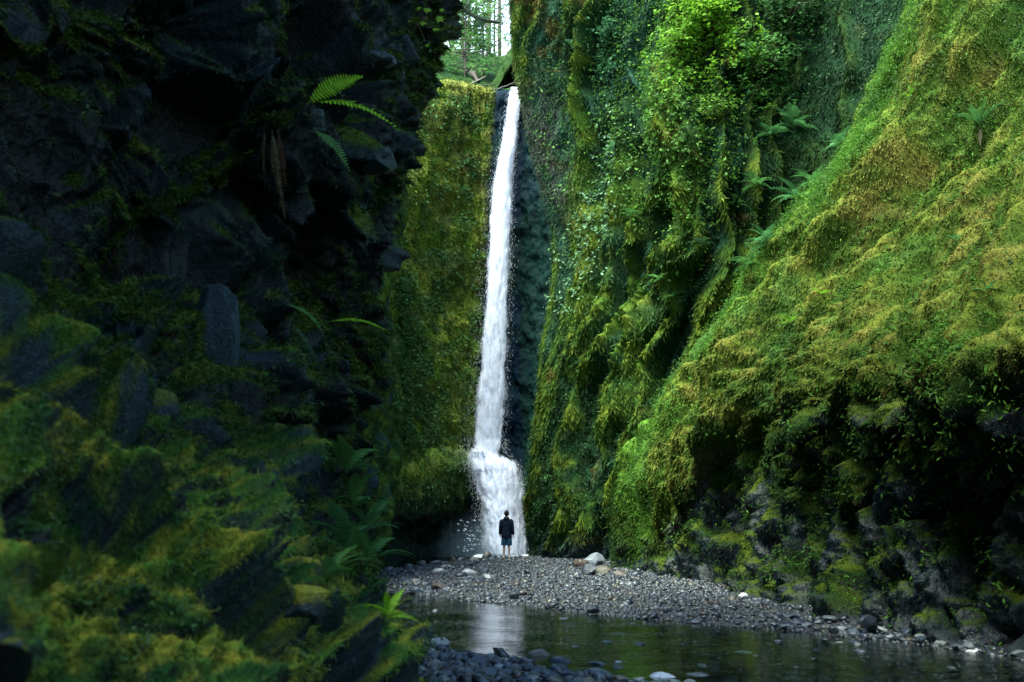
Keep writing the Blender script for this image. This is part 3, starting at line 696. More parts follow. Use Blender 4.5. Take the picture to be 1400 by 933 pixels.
# moss fibres
wv = WALLS['B']; P, N, C, ix = sample('B', 280000, .55 + .45 * wv['upper'])
sc_ = (P[:, 1:2] / 20); fibres('moss', P, N, C * 1.15, .085 * sc_, .014 * sc_, 1.0, 'shaggy yellow-green moss covering the domed slope on the right')
P, N, C, ix = sample('A', 230000); fibres('moss', P, N, C * 1.15, .20, .024, 1.3, 'dark green moss hanging on the ribbed cliff right of the falls')
P, N, C, ix = sample('K', 60000, (1 - WALLS['K']['wet'])); fibres('moss', P, N, C * 1.1, .15, .03, .9, 'golden green moss covering the cliff left of the falls')
P, N, C, ix = sample('L', 330000, np.clip(WALLS['L']['moss'], .04, 1)); sc_ = P[:, 1:2] / 6
fibres('moss', P, N, C * 1.1, .046 * sc_, .005 * sc_, .9, 'dark shaggy moss on the ledges of the overhanging cliff')
# broad-leaved ground cover on the cliffs
def noise_at(P, sc, s): return fbm(P * sc, 3, s)
wv = WALLS['B']
P, N, C, ix = sample('B', 6500, wv['crest'] ** 1.5 + .02); col = mixc(GRN, BRT, sstep(-.3, .3, noise_at(P, .8, 120))) * .9
pa = leaves_arrays(P, N, 12, .14, .075, col, .5, .28)
P, N, C, ix = sample('B', 30000, wv['upper']); m = noise_at(P, .45, 121) + noise_at(P, 1.8, 122) * .5 > .42; P, N = P[m], N[m]
pb = leaves_arrays(P, N, 6, .08, .055, np.tile(np.array(BRT) * .7, (len(P), 1)), .5, .3)
P, N, C, ix = sample('B', 8000); m = noise_at(P, 1.2, 123) > .38; P, N = P[m], N[m]; pc = leaves_arrays(P, N, 4, .12, .06, np.tile(np.array(GRN) * .6, (len(P), 1)))
o = leaf_object('ground_cover', [pa, pb, pc]); tag(o, 'fresh bright green leafy ground cover along the crest of the domed slope', 'ground cover', kind='stuff')
wv = WALLS['A']
P, N, C, ix = sample('A', 16000); nn = noise_at(P, .28, 124) + noise_at(P, 1.1, 125) * .6 - .5 * wv['ribs'].ravel()[ix]; m = nn > .16; P, N, nn = P[m], N[m], nn[m]
col = mixc((.012, .052, .018), (.045, .12, .035), sstep(.1, .6, nn + RNG.normal(0, .15, len(nn)))); pa = leaves_arrays(P, N, 7, .15, .072, col)
sx, sy = wv['sx'], wv['sy']
pale = np.exp(-((sx - (800 - (sy - 350) * .28)) / 26) ** 2) * (sy > 130) * (sy < 430); P, N, C, ix = sample('A', 260, pale)
pb = leaves_arrays(P, N, 6, .18, .12, np.tile((.12, .24, .13), (len(P), 1)))
P, N, C, ix = sample('A', 2600, np.exp(-((sx - 900) / 90) ** 2 - ((sy - 130) / 150) ** 2)); pc = leaves_arrays(P, N, 7, .2, .11, mixc(GRN, BRT, RNG.uniform(0, 1, len(P))))
o = leaf_object('ground_cover', [pa, pb, pc]); tag(o, 'blue-green and pale leafy plants clinging to the ribs of the cliff right of the falls', 'ground cover', kind='stuff')
wv = WALLS['K']; sx, sy = wv['sx'], wv['sy']
mk = (np.exp(-((sx - 550) / 16) ** 2) * (sy > 380) * (sy < 600) + .5 * np.exp(-((sx - 590 + (sy - 400) * .05) / 14) ** 2) * (sy > 330) + .35 * np.exp(-((sx - 638) / 10) ** 2) * (sy < 330) + .18) * (sy > 130) * (sy < 690) * (1 - wv['wet'])
P, N, C, ix = sample('K', 9000, mk); m = noise_at(P, .9, 126) > -.05; P, N = P[m], N[m]
o = leaf_object('ground_cover', [leaves_arrays(P, N, 5, .17, .12, mixc((.03, .085, .03), (.07, .17, .045), RNG.uniform(0, 1, len(P))))]); tag(o, 'small leafy plants in vertical bands on the cliff left of the falls', 'ground cover', kind='stuff')
wv = WALLS['L']
P, N, C, ix = sample('L', 9000, wv['moss'] * (.3 + wv['mossy'])); m = noise_at(P, 2.0, 127) > .1; P, N = P[m], N[m]; s_ = P[:, 1] / 7
o = leaf_object('ground_cover', [leaves_arrays(P, N, 5, .05 * s_, .03 * s_, mixc((.014, .045, .016), (.04, .10, .03), RNG.uniform(0, 1, len(P))))]); tag(o, 'tiny dark green plants growing among the moss of the overhanging cliff', 'ground cover', kind='stuff')
# hanging root and moss tassels under the near cliff lip
print('foliage', round(time.time() - T0, 1))

# ------------------------------------------------------------------ ferns
def frond_mesh(name, col, pairs=22, wid=.17, droop=.28, sweep=.35, seed=0, dens=1.0):
    rs = np.random.default_rng(seed); V = []; Fc = []; C = []
    def pt(s): return np.array([s * (1 - .12 * droop * s), 0, .32 * droop * math.sin(s * 2.3) - droop * s * s * .9])
    ss = np.linspace(0, 1, 14)
    for i, s in enumerate(ss):
        c = pt(s); r = .008 * (1 - s * .8)
        for a in range(3): V.append(c + np.array([0, math.cos(a * 2.094) * r, math.sin(a * 2.094) * r])); C.append(np.array(col) * .7)
    for i in range(13):
        for a in range(3): Fc.append((i * 3 + a, i * 3 + (a + 1) % 3, (i + 1) * 3 + (a + 1) % 3, (i + 1) * 3 + a))
    for j in range(pairs):
        s = .12 + .87 * j / (pairs - 1); L = wid * (math.sin(min(1, (s - .04) * 1.6) * pi / 2) ** .8) * (1 - max(0, (s - .35) / .68) ** 1.3) + .008
        hw = .40 * .87 / pairs * dens
        for sd_ in (-1, 1):
            l = L * rs.uniform(.88, 1.08); b = pt(s); dr = np.array([sweep * l, sd_ * l, -.18 * l * rs.uniform(.2, 1.5)]); w_ = np.array([hw, 0, 0])
            k0 = len(V); V += [b - w_, b + w_, b + dr * .6 + w_ * .85, b + dr, b + dr * .6 - w_ * .85]
            cc = np.array(col) * rs.uniform(.8, 1.25); C += [cc] * 5
            Fc += [(k0, k0 + 1, k0 + 2, k0 + 4), (k0 + 4, k0 + 2, k0 + 3, k0 + 3)]
    me = bpy.data.meshes.new(name); me.from_pydata([tuple(v) for v in V], [], [tuple(dict.fromkeys(f)) for f in Fc]); me.update()
    c = np.ones((len(V), 4), dtype=np.float32); c[:, :3] = C
    at = me.color_attributes.new('Col', 'FLOAT_COLOR', 'POINT'); at.data.foreach_set('color', c.ravel()); me.materials.append(M_leaf); return me
FR = {'mid': [frond_mesh('frond', (.06, .17, .045), 20, .19, .5, .35, i) for i in range(2)],
      'bright': [frond_mesh('frond', (.17, .38, .02), 20, .17, .35, .3, 5 + i) for i in range(2)],
      'blue': [frond_mesh('frond', (.06, .18, .06), 18, .22, .45, .35, 9 + i) for i in range(2)],
      'dark': [frond_mesh('frond', (.018, .055, .022), 20, .18, .5, .35, 12)],
      'dead': [frond_mesh('frond', (.06, .032, .018), 24, .13, .1, .5, 14), frond_mesh('frond', (.07, .062, .035), 18, .12, .1, .5, 15)]}
def add_frond(parent, kind, M, lab=None):
    o = bpy.data.objects.new('frond', random.choice(FR[kind])); COL.objects.link(o); o.parent = parent; o.matrix_local = M
    if lab: o['label'] = lab
    return o
def frond_between(parent, kind, a, b, face, width=1.0, base=(0, 0, 0), mesh=None, lab=None):
    a, b, base = Vector(a), Vector(b), Vector(base); X = (b - a); L = X.length; X.normalize(); Zv = Vector(face); Yv = Zv.cross(X).normalized(); Zv = X.cross(Yv)
    R_ = Matrix((X, Yv, Zv)).transposed().to_4x4(); M = Matrix.Translation(a - base) @ R_ @ Matrix.Diagonal((L, L * width, L, 1))
    return add_frond(parent, kind, M, lab)
def fern(pos, nrm, size, kind, nf, label, group=None, spread=95, elev=(5, 55), dead=0, cat='fern'):
    t = empty('fern', pos); tag(t, label, cat, group); az = math.atan2(nrm[1], nrm[0])
    for i in range(nf):
        a = az + math.radians(-spread + 2 * spread * (i + random.uniform(.2, .8)) / nf); e = math.radians(random.uniform(*elev)); s = size * random.uniform(.7, 1.1)
        add_frond(t, kind, Euler((random.uniform(-.35, .35), -e, a), 'XYZ').to_matrix().to_4x4() @ Matrix.Diagonal((s, s, s, 1)))
    for i in range(dead):
        a = az + random.uniform(-.6, .6); s = size * random.uniform(.5, .8)
        add_frond(t, 'dead', Euler((0, math.radians(80), a), 'XYZ').to_matrix().to_4x4() @ Matrix.Diagonal((s, s, s, 1)), 'withered brown hanging frond')
    return t
# the large fern high on the near cliff
a0, n0 = hit('L', 405, 165); base = Vector(a0) + Vector(n0) * .03; Yb = base.y - .25
def LP(px, py, Y=None): return W(px, py, Y or Yb)
t = empty('fern', base); tag(t, 'bright green fern with three long arching fronds and withered brown ones, high on the cliff', 'fern')
fc = (0.1, -1, .45)
frond_between(t, 'bright', LP(418, 143), LP(494, 92), (.5, -1, .5), 1.25, base)
frond_between(t, 'bright', LP(425, 141), LP(551, 150), (-.1, -.8, 1), .8, base)
frond_between(t, 'mid', LP(425, 178), LP(486, 218), (.3, -1, .6), .8, base)
frond_between(t, 'dead', LP(372, 178), LP(381, 262), (.2, -1, .1), .8, base, lab='reddish withered hanging frond')
frond_between(t, 'dead', LP(380, 176), LP(389, 255), (-.2, -1, .1), .7, base, lab='reddish withered hanging frond')
frond_between(t, 'dead', LP(362, 178), LP(358, 240), (-.5, -1, .1), .6, base, lab='pale withered hanging frond')
frond_between(t, 'dead', LP(375, 190), LP(386, 298), (-.3, -1, .1), .5, base, lab='reddish withered hanging frond')
a0, n0 = hit('L', 392, 422); base = Vector(a0); Yb = base.y - .3; t = empty('fern', base); tag(t, 'fern with two narrow fronds reaching sideways, midway up the dark cliff edge', 'fern')
frond_between(t, 'mid', LP(385, 416), LP(452, 440), (0, -.6, 1), .6, base); frond_between(t, 'bright', LP(446, 441), LP(534, 436), (0, -.7, 1), .45, base)
frond_between(t, 'dark', LP(395, 440), LP(440, 500), (0, -1, .5), .6, base)
a0, n0 = hit('L', 588, 118); base = Vector(a0); Yb = base.y - .1; t = empty('fern', base); tag(t, 'small green fern jutting from the upper edge of the dark cliff beside the golden wall', 'fern')
frond_between(t, 'mid', LP(590, 133), LP(622, 130), (0, -.6, 1), .8, base); frond_between(t, 'mid', LP(590, 140), LP(622, 150), (0, -.6, 1), .7, base); frond_between(t, 'mid', LP(582, 120), LP(604, 118), (0, -.6, 1), .7, base)
# the fern stack in the recess beside the mossy ledge
for (px, py, Y, sz, nf, kd, lab) in [(470, 655, 8.6, .42, 9, 'mid', 'uppermost lush fern of the stack in the recess beside the mossy ledge'), (482, 690, 8.6, .36, 8, 'mid', 'second fern from the top of the stack in the recess, drooping fronds'),
        (470, 745, 8.2, .44, 10, 'blue', 'lush blue-green fern in the middle of the recess stack'), (500, 765, 8.6, .36, 8, 'mid', 'fern low in the recess with fronds hanging to the water side'),
        (520, 838, 7.9, .17, 8, 'bright', 'bright yellow-green fern on the end of the mossy ledge by the pool'), (440, 800, 6.2, .26, 7, 'mid', 'small blurred fern on the mossy ledge beside the recess'), (490, 720, 8.4, .34, 8, 'blue', 'blue-green fern between the upper and middle ferns of the recess')]:
    a0, n0 = hit('L', px, py, 8); fern(a0 + np.array([.06, -.08, 0]), (.75, -.65, 0), sz * 1.35, kd, nf, lab, None, 110, (5, 70), 0)
# ferns on the right
for (key, px, py, sz, nf, kd, lab) in [
        ('A', 1080, 172, 1.3, 11, 'blue', 'large blue-green fern at the top of the dark cleft'), ('A', 1050, 190, .9, 9, 'blue', 'fern below and left of the large one at the top of the cleft'),
        ('B', 1128, 190, .7, 8, 'blue', 'small pale fern on the crest just under the big cleft fern'), ('B', 1092, 240, .9, 10, 'mid', 'green fern on the crest below the dark cleft hollow'),
        ('B', 1066, 262, .9, 9, 'blue', 'blue-green fern hanging over the crest, halfway down the cleft'), ('A', 1030, 255, .9, 9, 'mid', 'fern on the far side of the cleft among hanging roots'),
        ('B', 1030, 322, .8, 9, 'blue', 'fern low on the crest where the cleft narrows'), ('B', 1010, 350, .7, 8, 'mid', 'lowest fern of the row along the crest'),
        ('A', 900, 390, .8, 8, 'mid', 'upright fern alone on the ribbed cliff beside a pale leafy rosette'), ('A', 925, 410, .6, 7, 'blue', 'pale leafy rosette plant next to the upright fern on the ribbed cliff'),
        ('A', 838, 205, .8, 7, 'blue', 'pale drooping fern on a rib high right of the falls'), ('A', 860, 290, .7, 7, 'mid', 'small fern in a groove of the ribbed cliff'),
        ('A', 1000, 285, .7, 7, 'mid', 'fern under the hanging roots on the far cliff'), ('A', 960, 330, .7, 7, 'dark', 'dark fern low on the shaded cliff left of the cleft')]:
    a0, n0 = hit(key, px, py, 6); nn = (n0[0] - .2, n0[1] - .5, 0); fern(a0, nn, sz * .85, kd, nf + 5, lab, None, 120, (-10, 60))
a0, n0 = hit('B', 1335, 175, 6); fern(a0, (-.4, -.9, 0), .62, 'mid', 8, 'sword fern standing alone on the open mossy slope with dead fronds under it', None, 100, (35, 80), 4)
for (px, py, lab) in [(1240, 130, 'bright little plant in the moss between two diagonal folds of the slope'), (1120, 400, 'green sprig in a groove of the lower domed slope'), (1075, 440, 'leafy sprig near the crest of the lower domed slope'), (1300, 330, 'faint green tuft in the middle of the mossy slope'), (1345, 400, 'small tuft on the right part of the mossy slope')]:
    a0, n0 = hit('B', px, py, 6); fern(a0, (-.4, -.9, 0), .28, 'bright' if px < 1250 else 'mid', 7, lab, None, 120, (10, 70), 0, 'plant')

# angular wet rocks standing out of the near cliff and its ledges
for i, (px, py, wp, hp, lab, ang, cc, top) in enumerate([
    (285, 480, 84, 260, 'upright blue-grey rock slab standing against the dark cliff', 1.0, (.017, .036, .046), None),
    (232, 560, 70, 60, 'dark blocky rock under the foot of the upright slab', .8, (.012, .025, .034), (.05, .07, .01)),
    (405, 765, 70, 44, 'blue-black angular rock ledge with a moss cap, middle of the mossy bank', .9, (.014, .030, .042), (.10, .11, .012)),
    (425, 850, 90, 62, 'larger blue-black angular rock with a shaded underside low in the mossy bank', .9, (.010, .022, .032), (.09, .10, .012)),
    (440, 170, 46, 50, 'pale blue facet of wet rock just below the long green frond', .9, (.03, .055, .065), None),
    (510, 215, 60, 44, 'blue-grey slanted rock facet near the bulging edge of the dark cliff', 1.2, (.02, .038, .046), None),
    (510, 90, 60, 30, 'layered pale rock ledge above the big fern', .9, (.022, .038, .044), None)]):
    a0, n0 = hit('L', px, py, 6); m_ = a0[1] / F * .5; o = rock_mesh('wet_rock', 700 + i * 5, ICO4, (wp * m_ * 1.25, wp * m_ * .9, hp * m_ * 1.15), ang * (.7 if i == 0 else 1.0), 0, cc, .42, top, .7 if i == 0 else .35)
    o.data.materials.clear(); o.data.materials.append(M_wall_near); o.location = a0 - n0 * wp * m_ * (.1 if i == 0 else .62); o.rotation_euler = (random.uniform(-.1, .1), random.uniform(-.08, .08), random.uniform(-.5, .3)); tag(o, lab, 'rock')
# shrubs
M_twig = plain_mat('bark', (.06, .045, .032), .8, 12, .4, .02)
def tube(path, rad, nseg=6):
    V = []; Fc = []; path = [np.array(p, float) for p in path]
    for i, p in enumerate(path):
        t_ = path[min(i + 1, len(path) - 1)] - path[max(i - 1, 0)]; t_ = t_ / (np.linalg.norm(t_) + 1e-9); a = np.cross(t_, [.3, .9, .2]); a /= np.linalg.norm(a); b_ = np.cross(t_, a)
        for j in range(nseg): an = 2 * pi * j / nseg; V.append(p + (a * math.cos(an) + b_ * math.sin(an)) * rad[i])
    for i in range(len(path) - 1):
        for j in range(nseg): Fc.append((i * nseg + j, i * nseg + (j + 1) % nseg, (i + 1) * nseg + (j + 1) % nseg, (i + 1) * nseg + j))
    Fc.append(tuple(range(nseg))[::-1]); Fc.append(tuple(len(V) - nseg + j for j in range(nseg))); return V, Fc
def merge(parts):
    V = []; Fc = []
    for v, f in parts:
        k0 = len(V); V += list(v); Fc += [tuple(i + k0 for i in q) for q in f]
    return V, Fc
def shrub(px, py, key, r, label, ca, cb, nl=420, size=.12, reach=.7, name='shrub', cat='shrub'):
    a0, n0 = hit(key, px, py, 6); t = empty(name, a0); tag(t, label, cat)
    br = []; tips = []
    for i in range(9):
        d = np.array([n0[0] * .5 + random.uniform(-.8, .8), -abs(n0[1]) * .6 - .25 + random.uniform(-.3, .3), random.uniform(-.1, .9)]); d /= np.linalg.norm(d)
        e = d * r * random.uniform(.7, 1.1); mid = e * .5 + np.array([0, 0, r * .15]); br.append(tube([(0, 0, 0), mid, e + np.array([0, 0, -.08 * r])], [r * .02, r * .013, r * .005], 5)); tips += [mid, e, mid * .5 + e * .5]
    v, f = merge(br); mesh_py('branches', v, f, M_twig, t)
    tp = np.array(tips)[RNG.choice(len(tips), nl)] + RNG.normal(0, r * .2, (nl, 3)); Nn = np.tile(unit(np.array([[n0[0], -.7, .5]])), (nl, 1))
    wv_ = WALLS[key]; rp = r * F / a0[1] * .55; Pd, Nd, _, _ = sample(key, nl, np.exp(-((wv_['sx'] - px) / rp) ** 2 - ((wv_['sy'] - py - rp * .35) / (rp * 1.25)) ** 2) * (np.abs(wv_['A'][..., 1] - a0[1]) < 3)); kp = fbm(Pd * .9, 3, int(px)) > -.12; nk = int(nl * .55); Pd = Pd[kp][:nk]; Nd = Nd[kp][:nk]; tp[:len(Pd)] = Pd - a0 + Nd * RNG.uniform(.05, .45, (len(Pd), 1)); Nn[:len(Pd)] = Nd
    leaf_object('foliage', [leaves_arrays(tp, Nn, 7, r * .06, size, mixc(ca, cb, RNG.uniform(0, 1, nl)), .8, .7)], None, t)
shrub(985, 45, 'A', 1.7, 'bright lime green leafy shrub hanging from the cliff top', (.10, .24, .02), (.19, .38, .03), 800, .13)
shrub(935, 75, 'A', 1.2, 'smaller lime green shrub just left of and below the bright one at the cliff top', (.08, .20, .02), (.15, .32, .03), 300, .12)
shrub(1045, 100, 'A', 1.5, 'mid green shrub in the shade right of the lime green one', (.03, .10, .025), (.06, .16, .03), 330, .13)
shrub(1075, 20, 'A', 1.5, 'dark green shrub above the cleft beside the lime green shrub', (.02, .07, .02), (.04, .11, .03), 330, .13)
shrub(965, 165, 'A', 1.1, 'yellow-green bush midway down the cliff under the lime green shrubs', (.05, .13, .02), (.10, .20, .03), 200, .1)
shrub(830, 60, 'A', 1.1, 'teal green bush in the groove high above the ribbed cliff', (.02, .08, .035), (.05, .14, .06), 380, .12)
# maple sprig at the edge of the near cliff
a0, n0 = hit('L', 575, 40, 8); t = empty('maple_sprig', a0); tag(t, 'sprig of bright green lobed leaves at the upper edge of the dark cliff', 'sprig'); Yb = a0[1] - .25
def lobed_leaf(c, s, rz, tilt):
    V = [(0, 0, 0)]; prof = [(-180, .1), (-150, .55), (-120, .38), (-95, .9), (-65, .5), (-35, 1.0), (-15, .62), (0, 1.25), (15, .62), (35, 1.0), (65, .5), (95, .9), (120, .38), (150, .55)]
    for a, r in prof: V.append((r * math.cos(math.radians(a)), r * math.sin(math.radians(a)), -.15 * r * r))
    R_ = Euler((tilt, 0, rz)).to_matrix(); R2 = Matrix.Rotation(math.radians(62), 3, 'X')
    V = [tuple(Vector(c) + (R2 @ (R_ @ Vector(v))) * s) for v in V]; return V, [(0, i, i % 14 + 1) for i in range(1, 15)]
spots = [(582, 14, 15, .4), (599, 26, 15, .1), (577, 32, 12, .3), (594, 40, 13, .0), (584, 61, 9, -1.2), (573, 12, 10, 2.4), (603, 14, 9, .4), (607, 88, 5, .3), (560, 30, 7, 2)]
v, f = merge([tube([LP(560, 45) - a0, LP(572, 34) - a0, LP(585, 22) - a0], [.006, .004, .003], 5), tube([LP(572, 34) - a0, LP(590, 38) - a0], [.004, .003], 5), tube([LP(572, 34) - a0, LP(582, 58) - a0], [.004, .003], 5)]); mesh_py('twig', v, f, M_twig, t)
M_maple = plain_mat('maple_leaf', (.16, .36, .02), .5, 30, .2, .002, trans=.4)
for (px, py, s, rz) in spots:
    v, f = lobed_leaf(LP(px, py) - a0, s / F * Yb * .62, rz, random.uniform(-.3, .3)); mesh_py('leaf', v, f, M_maple, t, smooth=False)
print('plants', round(time.time() - T0, 1))

# ------------------------------------------------------------------ waterfall
k = NT('falling_water'); at = k.n('ShaderNodeAttribute', attribute_name='Col'); uvn = k.n('ShaderNodeUVMap', uv_map='UVMap')
m1 = k.n('ShaderNodeMapping'); m1.inputs['Scale'].default_value = (9, 1.5, 1); k.l(uvn.outputs[0], m1.inputs[0]); w1 = noise_node(k, 1, 6, .65, m1.outputs[0], .5)
m2 = k.n('ShaderNodeMapping'); m2.inputs['Scale'].default_value = (20, 5, 1); k.l(uvn.outputs[0], m2.inputs[0]); w2 = noise_node(k, 1, 4, .7, m2.outputs[0], .3)
sm = k.n('ShaderNodeMath', operation='MULTIPLY_ADD'); k.l(w2.outputs[0], sm.inputs[0]); sm.inputs[1].default_value = .6; k.l(w1.outputs[0], sm.inputs[2])   # ~.3 .. 1.3
sep = k.n('ShaderNodeSeparateColor'); k.l(at.outputs['Color'], sep.inputs[0])
a2 = k.n('ShaderNodeMath', operation='ADD'); k.l(sm.outputs[0], a2.inputs[0]); k.l(sep.outputs[0], a2.inputs[1])
alpha = maprange(k, a2.outputs[0], 1.16, 1.80, 0, .96)
df = k.n('ShaderNodeBsdfDiffuse'); df.inputs[0].default_value = (.66, .72, .86, 1); tl = k.n('ShaderNodeBsdfTranslucent'); tl.inputs[0].default_value = (.66, .72, .86, 1)
mm_ = k.n('ShaderNodeMixShader'); mm_.inputs[0].default_value = .35; k.l(df.outputs[0], mm_.inputs[1]); k.l(tl.outputs[0], mm_.inputs[2])
tp_ = k.n('ShaderNodeBsdfTransparent'); mxx = k.n('ShaderNodeMixShader'); k.l(alpha, mxx.inputs[0]); k.l(tp_.outputs[0], mxx.inputs[1]); k.l(mm_.outputs[0], mxx.inputs[2]); k.l(mxx.outputs[0], k.out.inputs[0])
M_fall = k.m
k = NT('spray_water'); df = k.n('ShaderNodeBsdfDiffuse'); df.inputs[0].default_value = (.88, .92, .97, 1); tl = k.n('ShaderNodeBsdfTranslucent'); tl.inputs[0].default_value = (.88, .92, .97, 1)
mm_ = k.n('ShaderNodeMixShader'); mm_.inputs[0].default_value = .4; k.l(df.outputs[0], mm_.inputs[1]); k.l(tl.outputs[0], mm_.inputs[2]); k.l(mm_.outputs[0], k.out.inputs[0]); M_spray = k.m
FL = [(124, 697), (190, 687), (250, 671), (350, 665), (450, 657), (550, 648), (600, 643), (612, 640), (640, 644), (670, 655), (700, 660), (757, 664)]
FRt = [(124, 714), (190, 707), (250, 702), (350, 699), (450, 695), (550, 693), (606, 688), (618, 690), (632, 706), (655, 714), (700, 719), (757, 724)]
UL = [(124, 697), (190, 687), (250, 673), (350, 666), (450, 658), (550, 649), (600, 644), (650, 652)]
UR = [(124, 714), (190, 707), (250, 702), (350, 699), (450, 696), (550, 694), (606, 690), (622, 684)]
UY = [(118, 48.9), (124, 48.0), (140, 47.4), (200, 46.9), (350, 46.6), (600, 46.2), (650, 45.7)]
LY = [(600, 46.4), (612, 46.0), (640, 45.6), (700, 45.0), (757, 44.4)]
fall = empty('waterfall', G(690, 757, 0)); tag(fall, 'tall white waterfall dropping down the gorge wall and fanning over a bulge at its foot', 'waterfall'); f0 = np.array(fall.location)
def sheet(name, TL, TR, TY, y0, y1, ny, nx, off, seed, dens, bulge, rough_amp):
    pys = np.linspace(y0, y1, ny); us = np.linspace(0, 1, nx); V = []; UVs = []; Cc = []
    ph = lerp_tab(TY, pys); Lx, Rx = lerp_tab(TL, pys), lerp_tab(TR, pys)
    A = np.zeros((ny, nx, 3)); run = 0
    for i, py in enumerate(pys):
        for j, u in enumerate(us):
            ww = (u - .5) * 2; x = Lx[i] + (Rx[i] - Lx[i]) * u + ww * off * 3
            A[i, j] = W(x, py, ph[i] + off - bulge * (1 - ww * ww) * min(1, (i + 3) / 12))
    P = A.reshape(-1, 3); dist = np.concatenate([[0], np.cumsum(np.linalg.norm(np.diff(A[:, nx // 2], axis=0), axis=1))])
    uvx = A[..., 0] + seed * 3.7; uvy = np.repeat(dist[:, None], nx, 1) + seed * 9.1
    nn = fbm(np.stack([uvx.ravel() * 5, uvy.ravel() * 1.2, P[:, 0] * 0 + seed], -1), 4, 130 + seed)
    A[..., 1] += (nn * rough_amp).reshape(ny, nx); A[..., 0] += .3 * (nn * rough_amp).reshape(ny, nx)
    ww = np.abs(us - .5) * 2; edge = 1 - sstep(.55, 1.0, ww[None] + .25 * fbm(np.stack([0 * uvx.ravel(), uvy.ravel() * .8, 0 * uvx.ravel() + seed], -1), 3, 140 + seed).reshape(ny, nx))
    d = dens(pys[:, None], us[None]) + .0
    if name == 'lower_cascade': d = d - .9 * (1 - sstep(0, 30, pys[:, None] - y0 - 14 * us[None] + 8))
    else: d = d - .7 * sstep(616, 650, pys[:, None] - 8 * us[None]) 
    r = (edge * 1.0 - .35) * .55 + d
    Cc = np.stack([r, r, r], -1).reshape(-1, 3)
    return mesh_np(name, A.reshape(-1, 3) - f0, gfaces(ny, nx), M_fall, Cc, parent=fall, uv=np.stack([uvx.ravel(), uvy.ravel()], -1))
du_ = lambda py, u: .52 - .16 * sstep(250, 420, py) + 0 * u - .1 * np.abs(u - .6) - .0 * py
sheet('water_curtain', UL, UR, UY, 119, 652, 250, 26, 0, 1, du_, .25, .12)
sheet('water_curtain', UL, UR, UY, 124, 648, 250, 26, .25, 2, lambda py, u: .56 - .12 * sstep(250, 420, py) + 0 * u, .2, .12)
sheet('water_curtain', [(a, b - 5) for a, b in UL], [(a, b + 4) for a, b in UR], UY, 135, 640, 200, 30, -.2, 3, lambda py, u: .12 + 0 * u + 0 * py, .3, .15)
dl_ = lambda py, u: .60 - .30 * sstep(.35, .75, u) * sstep(615, 660, py) + .25 * np.exp(-((u - .3) / .12) ** 2) + .2 * np.exp(-((py - 620) / 14) ** 2) * (u < .6)
FLw = [(a, b - 4 * (a > 615)) for a, b in FL]; FRw = [(a, b + 6 * (a > 620)) for a, b in FRt]
sheet('lower_cascade', FLw, FRw, LY, 604, 759, 110, 50, 0, 4, dl_, .9, .22)
sheet('lower_cascade', FLw, FRw, LY, 606, 759, 110, 50, .3, 5, lambda py, u: dl_(py, u) - .05, .8, .2)
sheet('lower_cascade', [(a, b - 4) for a, b in FL], [(a, b + 4) for a, b in FRt], LY, 602, 759, 100, 50, -.25, 6, lambda py, u: .02 + 0 * py * u, 1.0, .25)
# drops and splashes
n = 9000; py = np.concatenate([RNG.uniform(126, 610, 4500), RNG.uniform(600, 758, 4500)]); lo = py < 608
lx = np.where(lo, lerp_tab(UL, py), lerp_tab(FL, py)); rx = np.where(lo, lerp_tab(UR, py), lerp_tab(FRt, py)); yy = np.where(lo, lerp_tab(UY, py), lerp_tab(LY, py) - .7)
side = RNG.uniform(0, 1, n) < .6; off = np.abs(RNG.normal(0, 1, n)) * (3.5 + 5 * sstep(150, 350, py)); x = np.where(side, lx - off + 2, rx + off * .5 - 2)
inn = RNG.uniform(0, 1, n) < .35; x = np.where(inn, lx + (rx - lx) * RNG.uniform(0, 1, n), x); Yv = yy - .2 + RNG.normal(0, .25, n)
D = np.array([W(a, b_, c_) for a, b_, c_ in zip(x, py, Yv)]) - f0
sz = RNG.uniform(.002, .006, (n, 1)); ln = sz * RNG.uniform(2, 9, (n, 1)); zd = np.array([[0, 0, 1.]]); xd = unit(np.stack([RNG.normal(0, 1, n), RNG.normal(0, 1, n), 0 * x], -1))
V = np.stack([D - zd * ln, D + xd * sz, D + zd * ln, D - xd * sz], 1).reshape(-1, 3)
sp = mesh_np('spray', V, np.arange(4 * n).reshape(-1, 4), M_spray, smooth=False, parent=fall); sp['kind'] = 'stuff'
# rivulets on the wet wall left of the foot and foam line on the pool
fm = []
for i in range(260):
    px = random.uniform(656, 724); q = G(px, 757, 0); a = random.uniform(.04, .16); fm.append((q[0], 44.6 + random.uniform(-.7, .5) - a, a))
Vs = []; Fs = []
for (x_, y_, a) in fm:
    k0 = len(Vs); m_ = 8
    for j in range(m_): Vs.append((x_ + a * 1.6 * math.cos(j * 2 * pi / m_), y_ + a * math.sin(j * 2 * pi / m_), .015)); Vs.append((x_ + a * .9 * math.cos(j * 2 * pi / m_), y_ + a * .6 * math.sin(j * 2 * pi / m_), .05 + a * .5))
    for j in range(m_): Fs.append((k0 + 2 * j, k0 + 2 * ((j + 1) % m_), k0 + 2 * ((j + 1) % m_) + 1, k0 + 2 * j + 1))
    Fs.append(tuple(k0 + 2 * j + 1 for j in range(m_)))
Vs = [tuple(np.array(v) - f0) for v in Vs]; o = mesh_py('foam', Vs, Fs, M_spray, fall); o['kind'] = 'stuff'
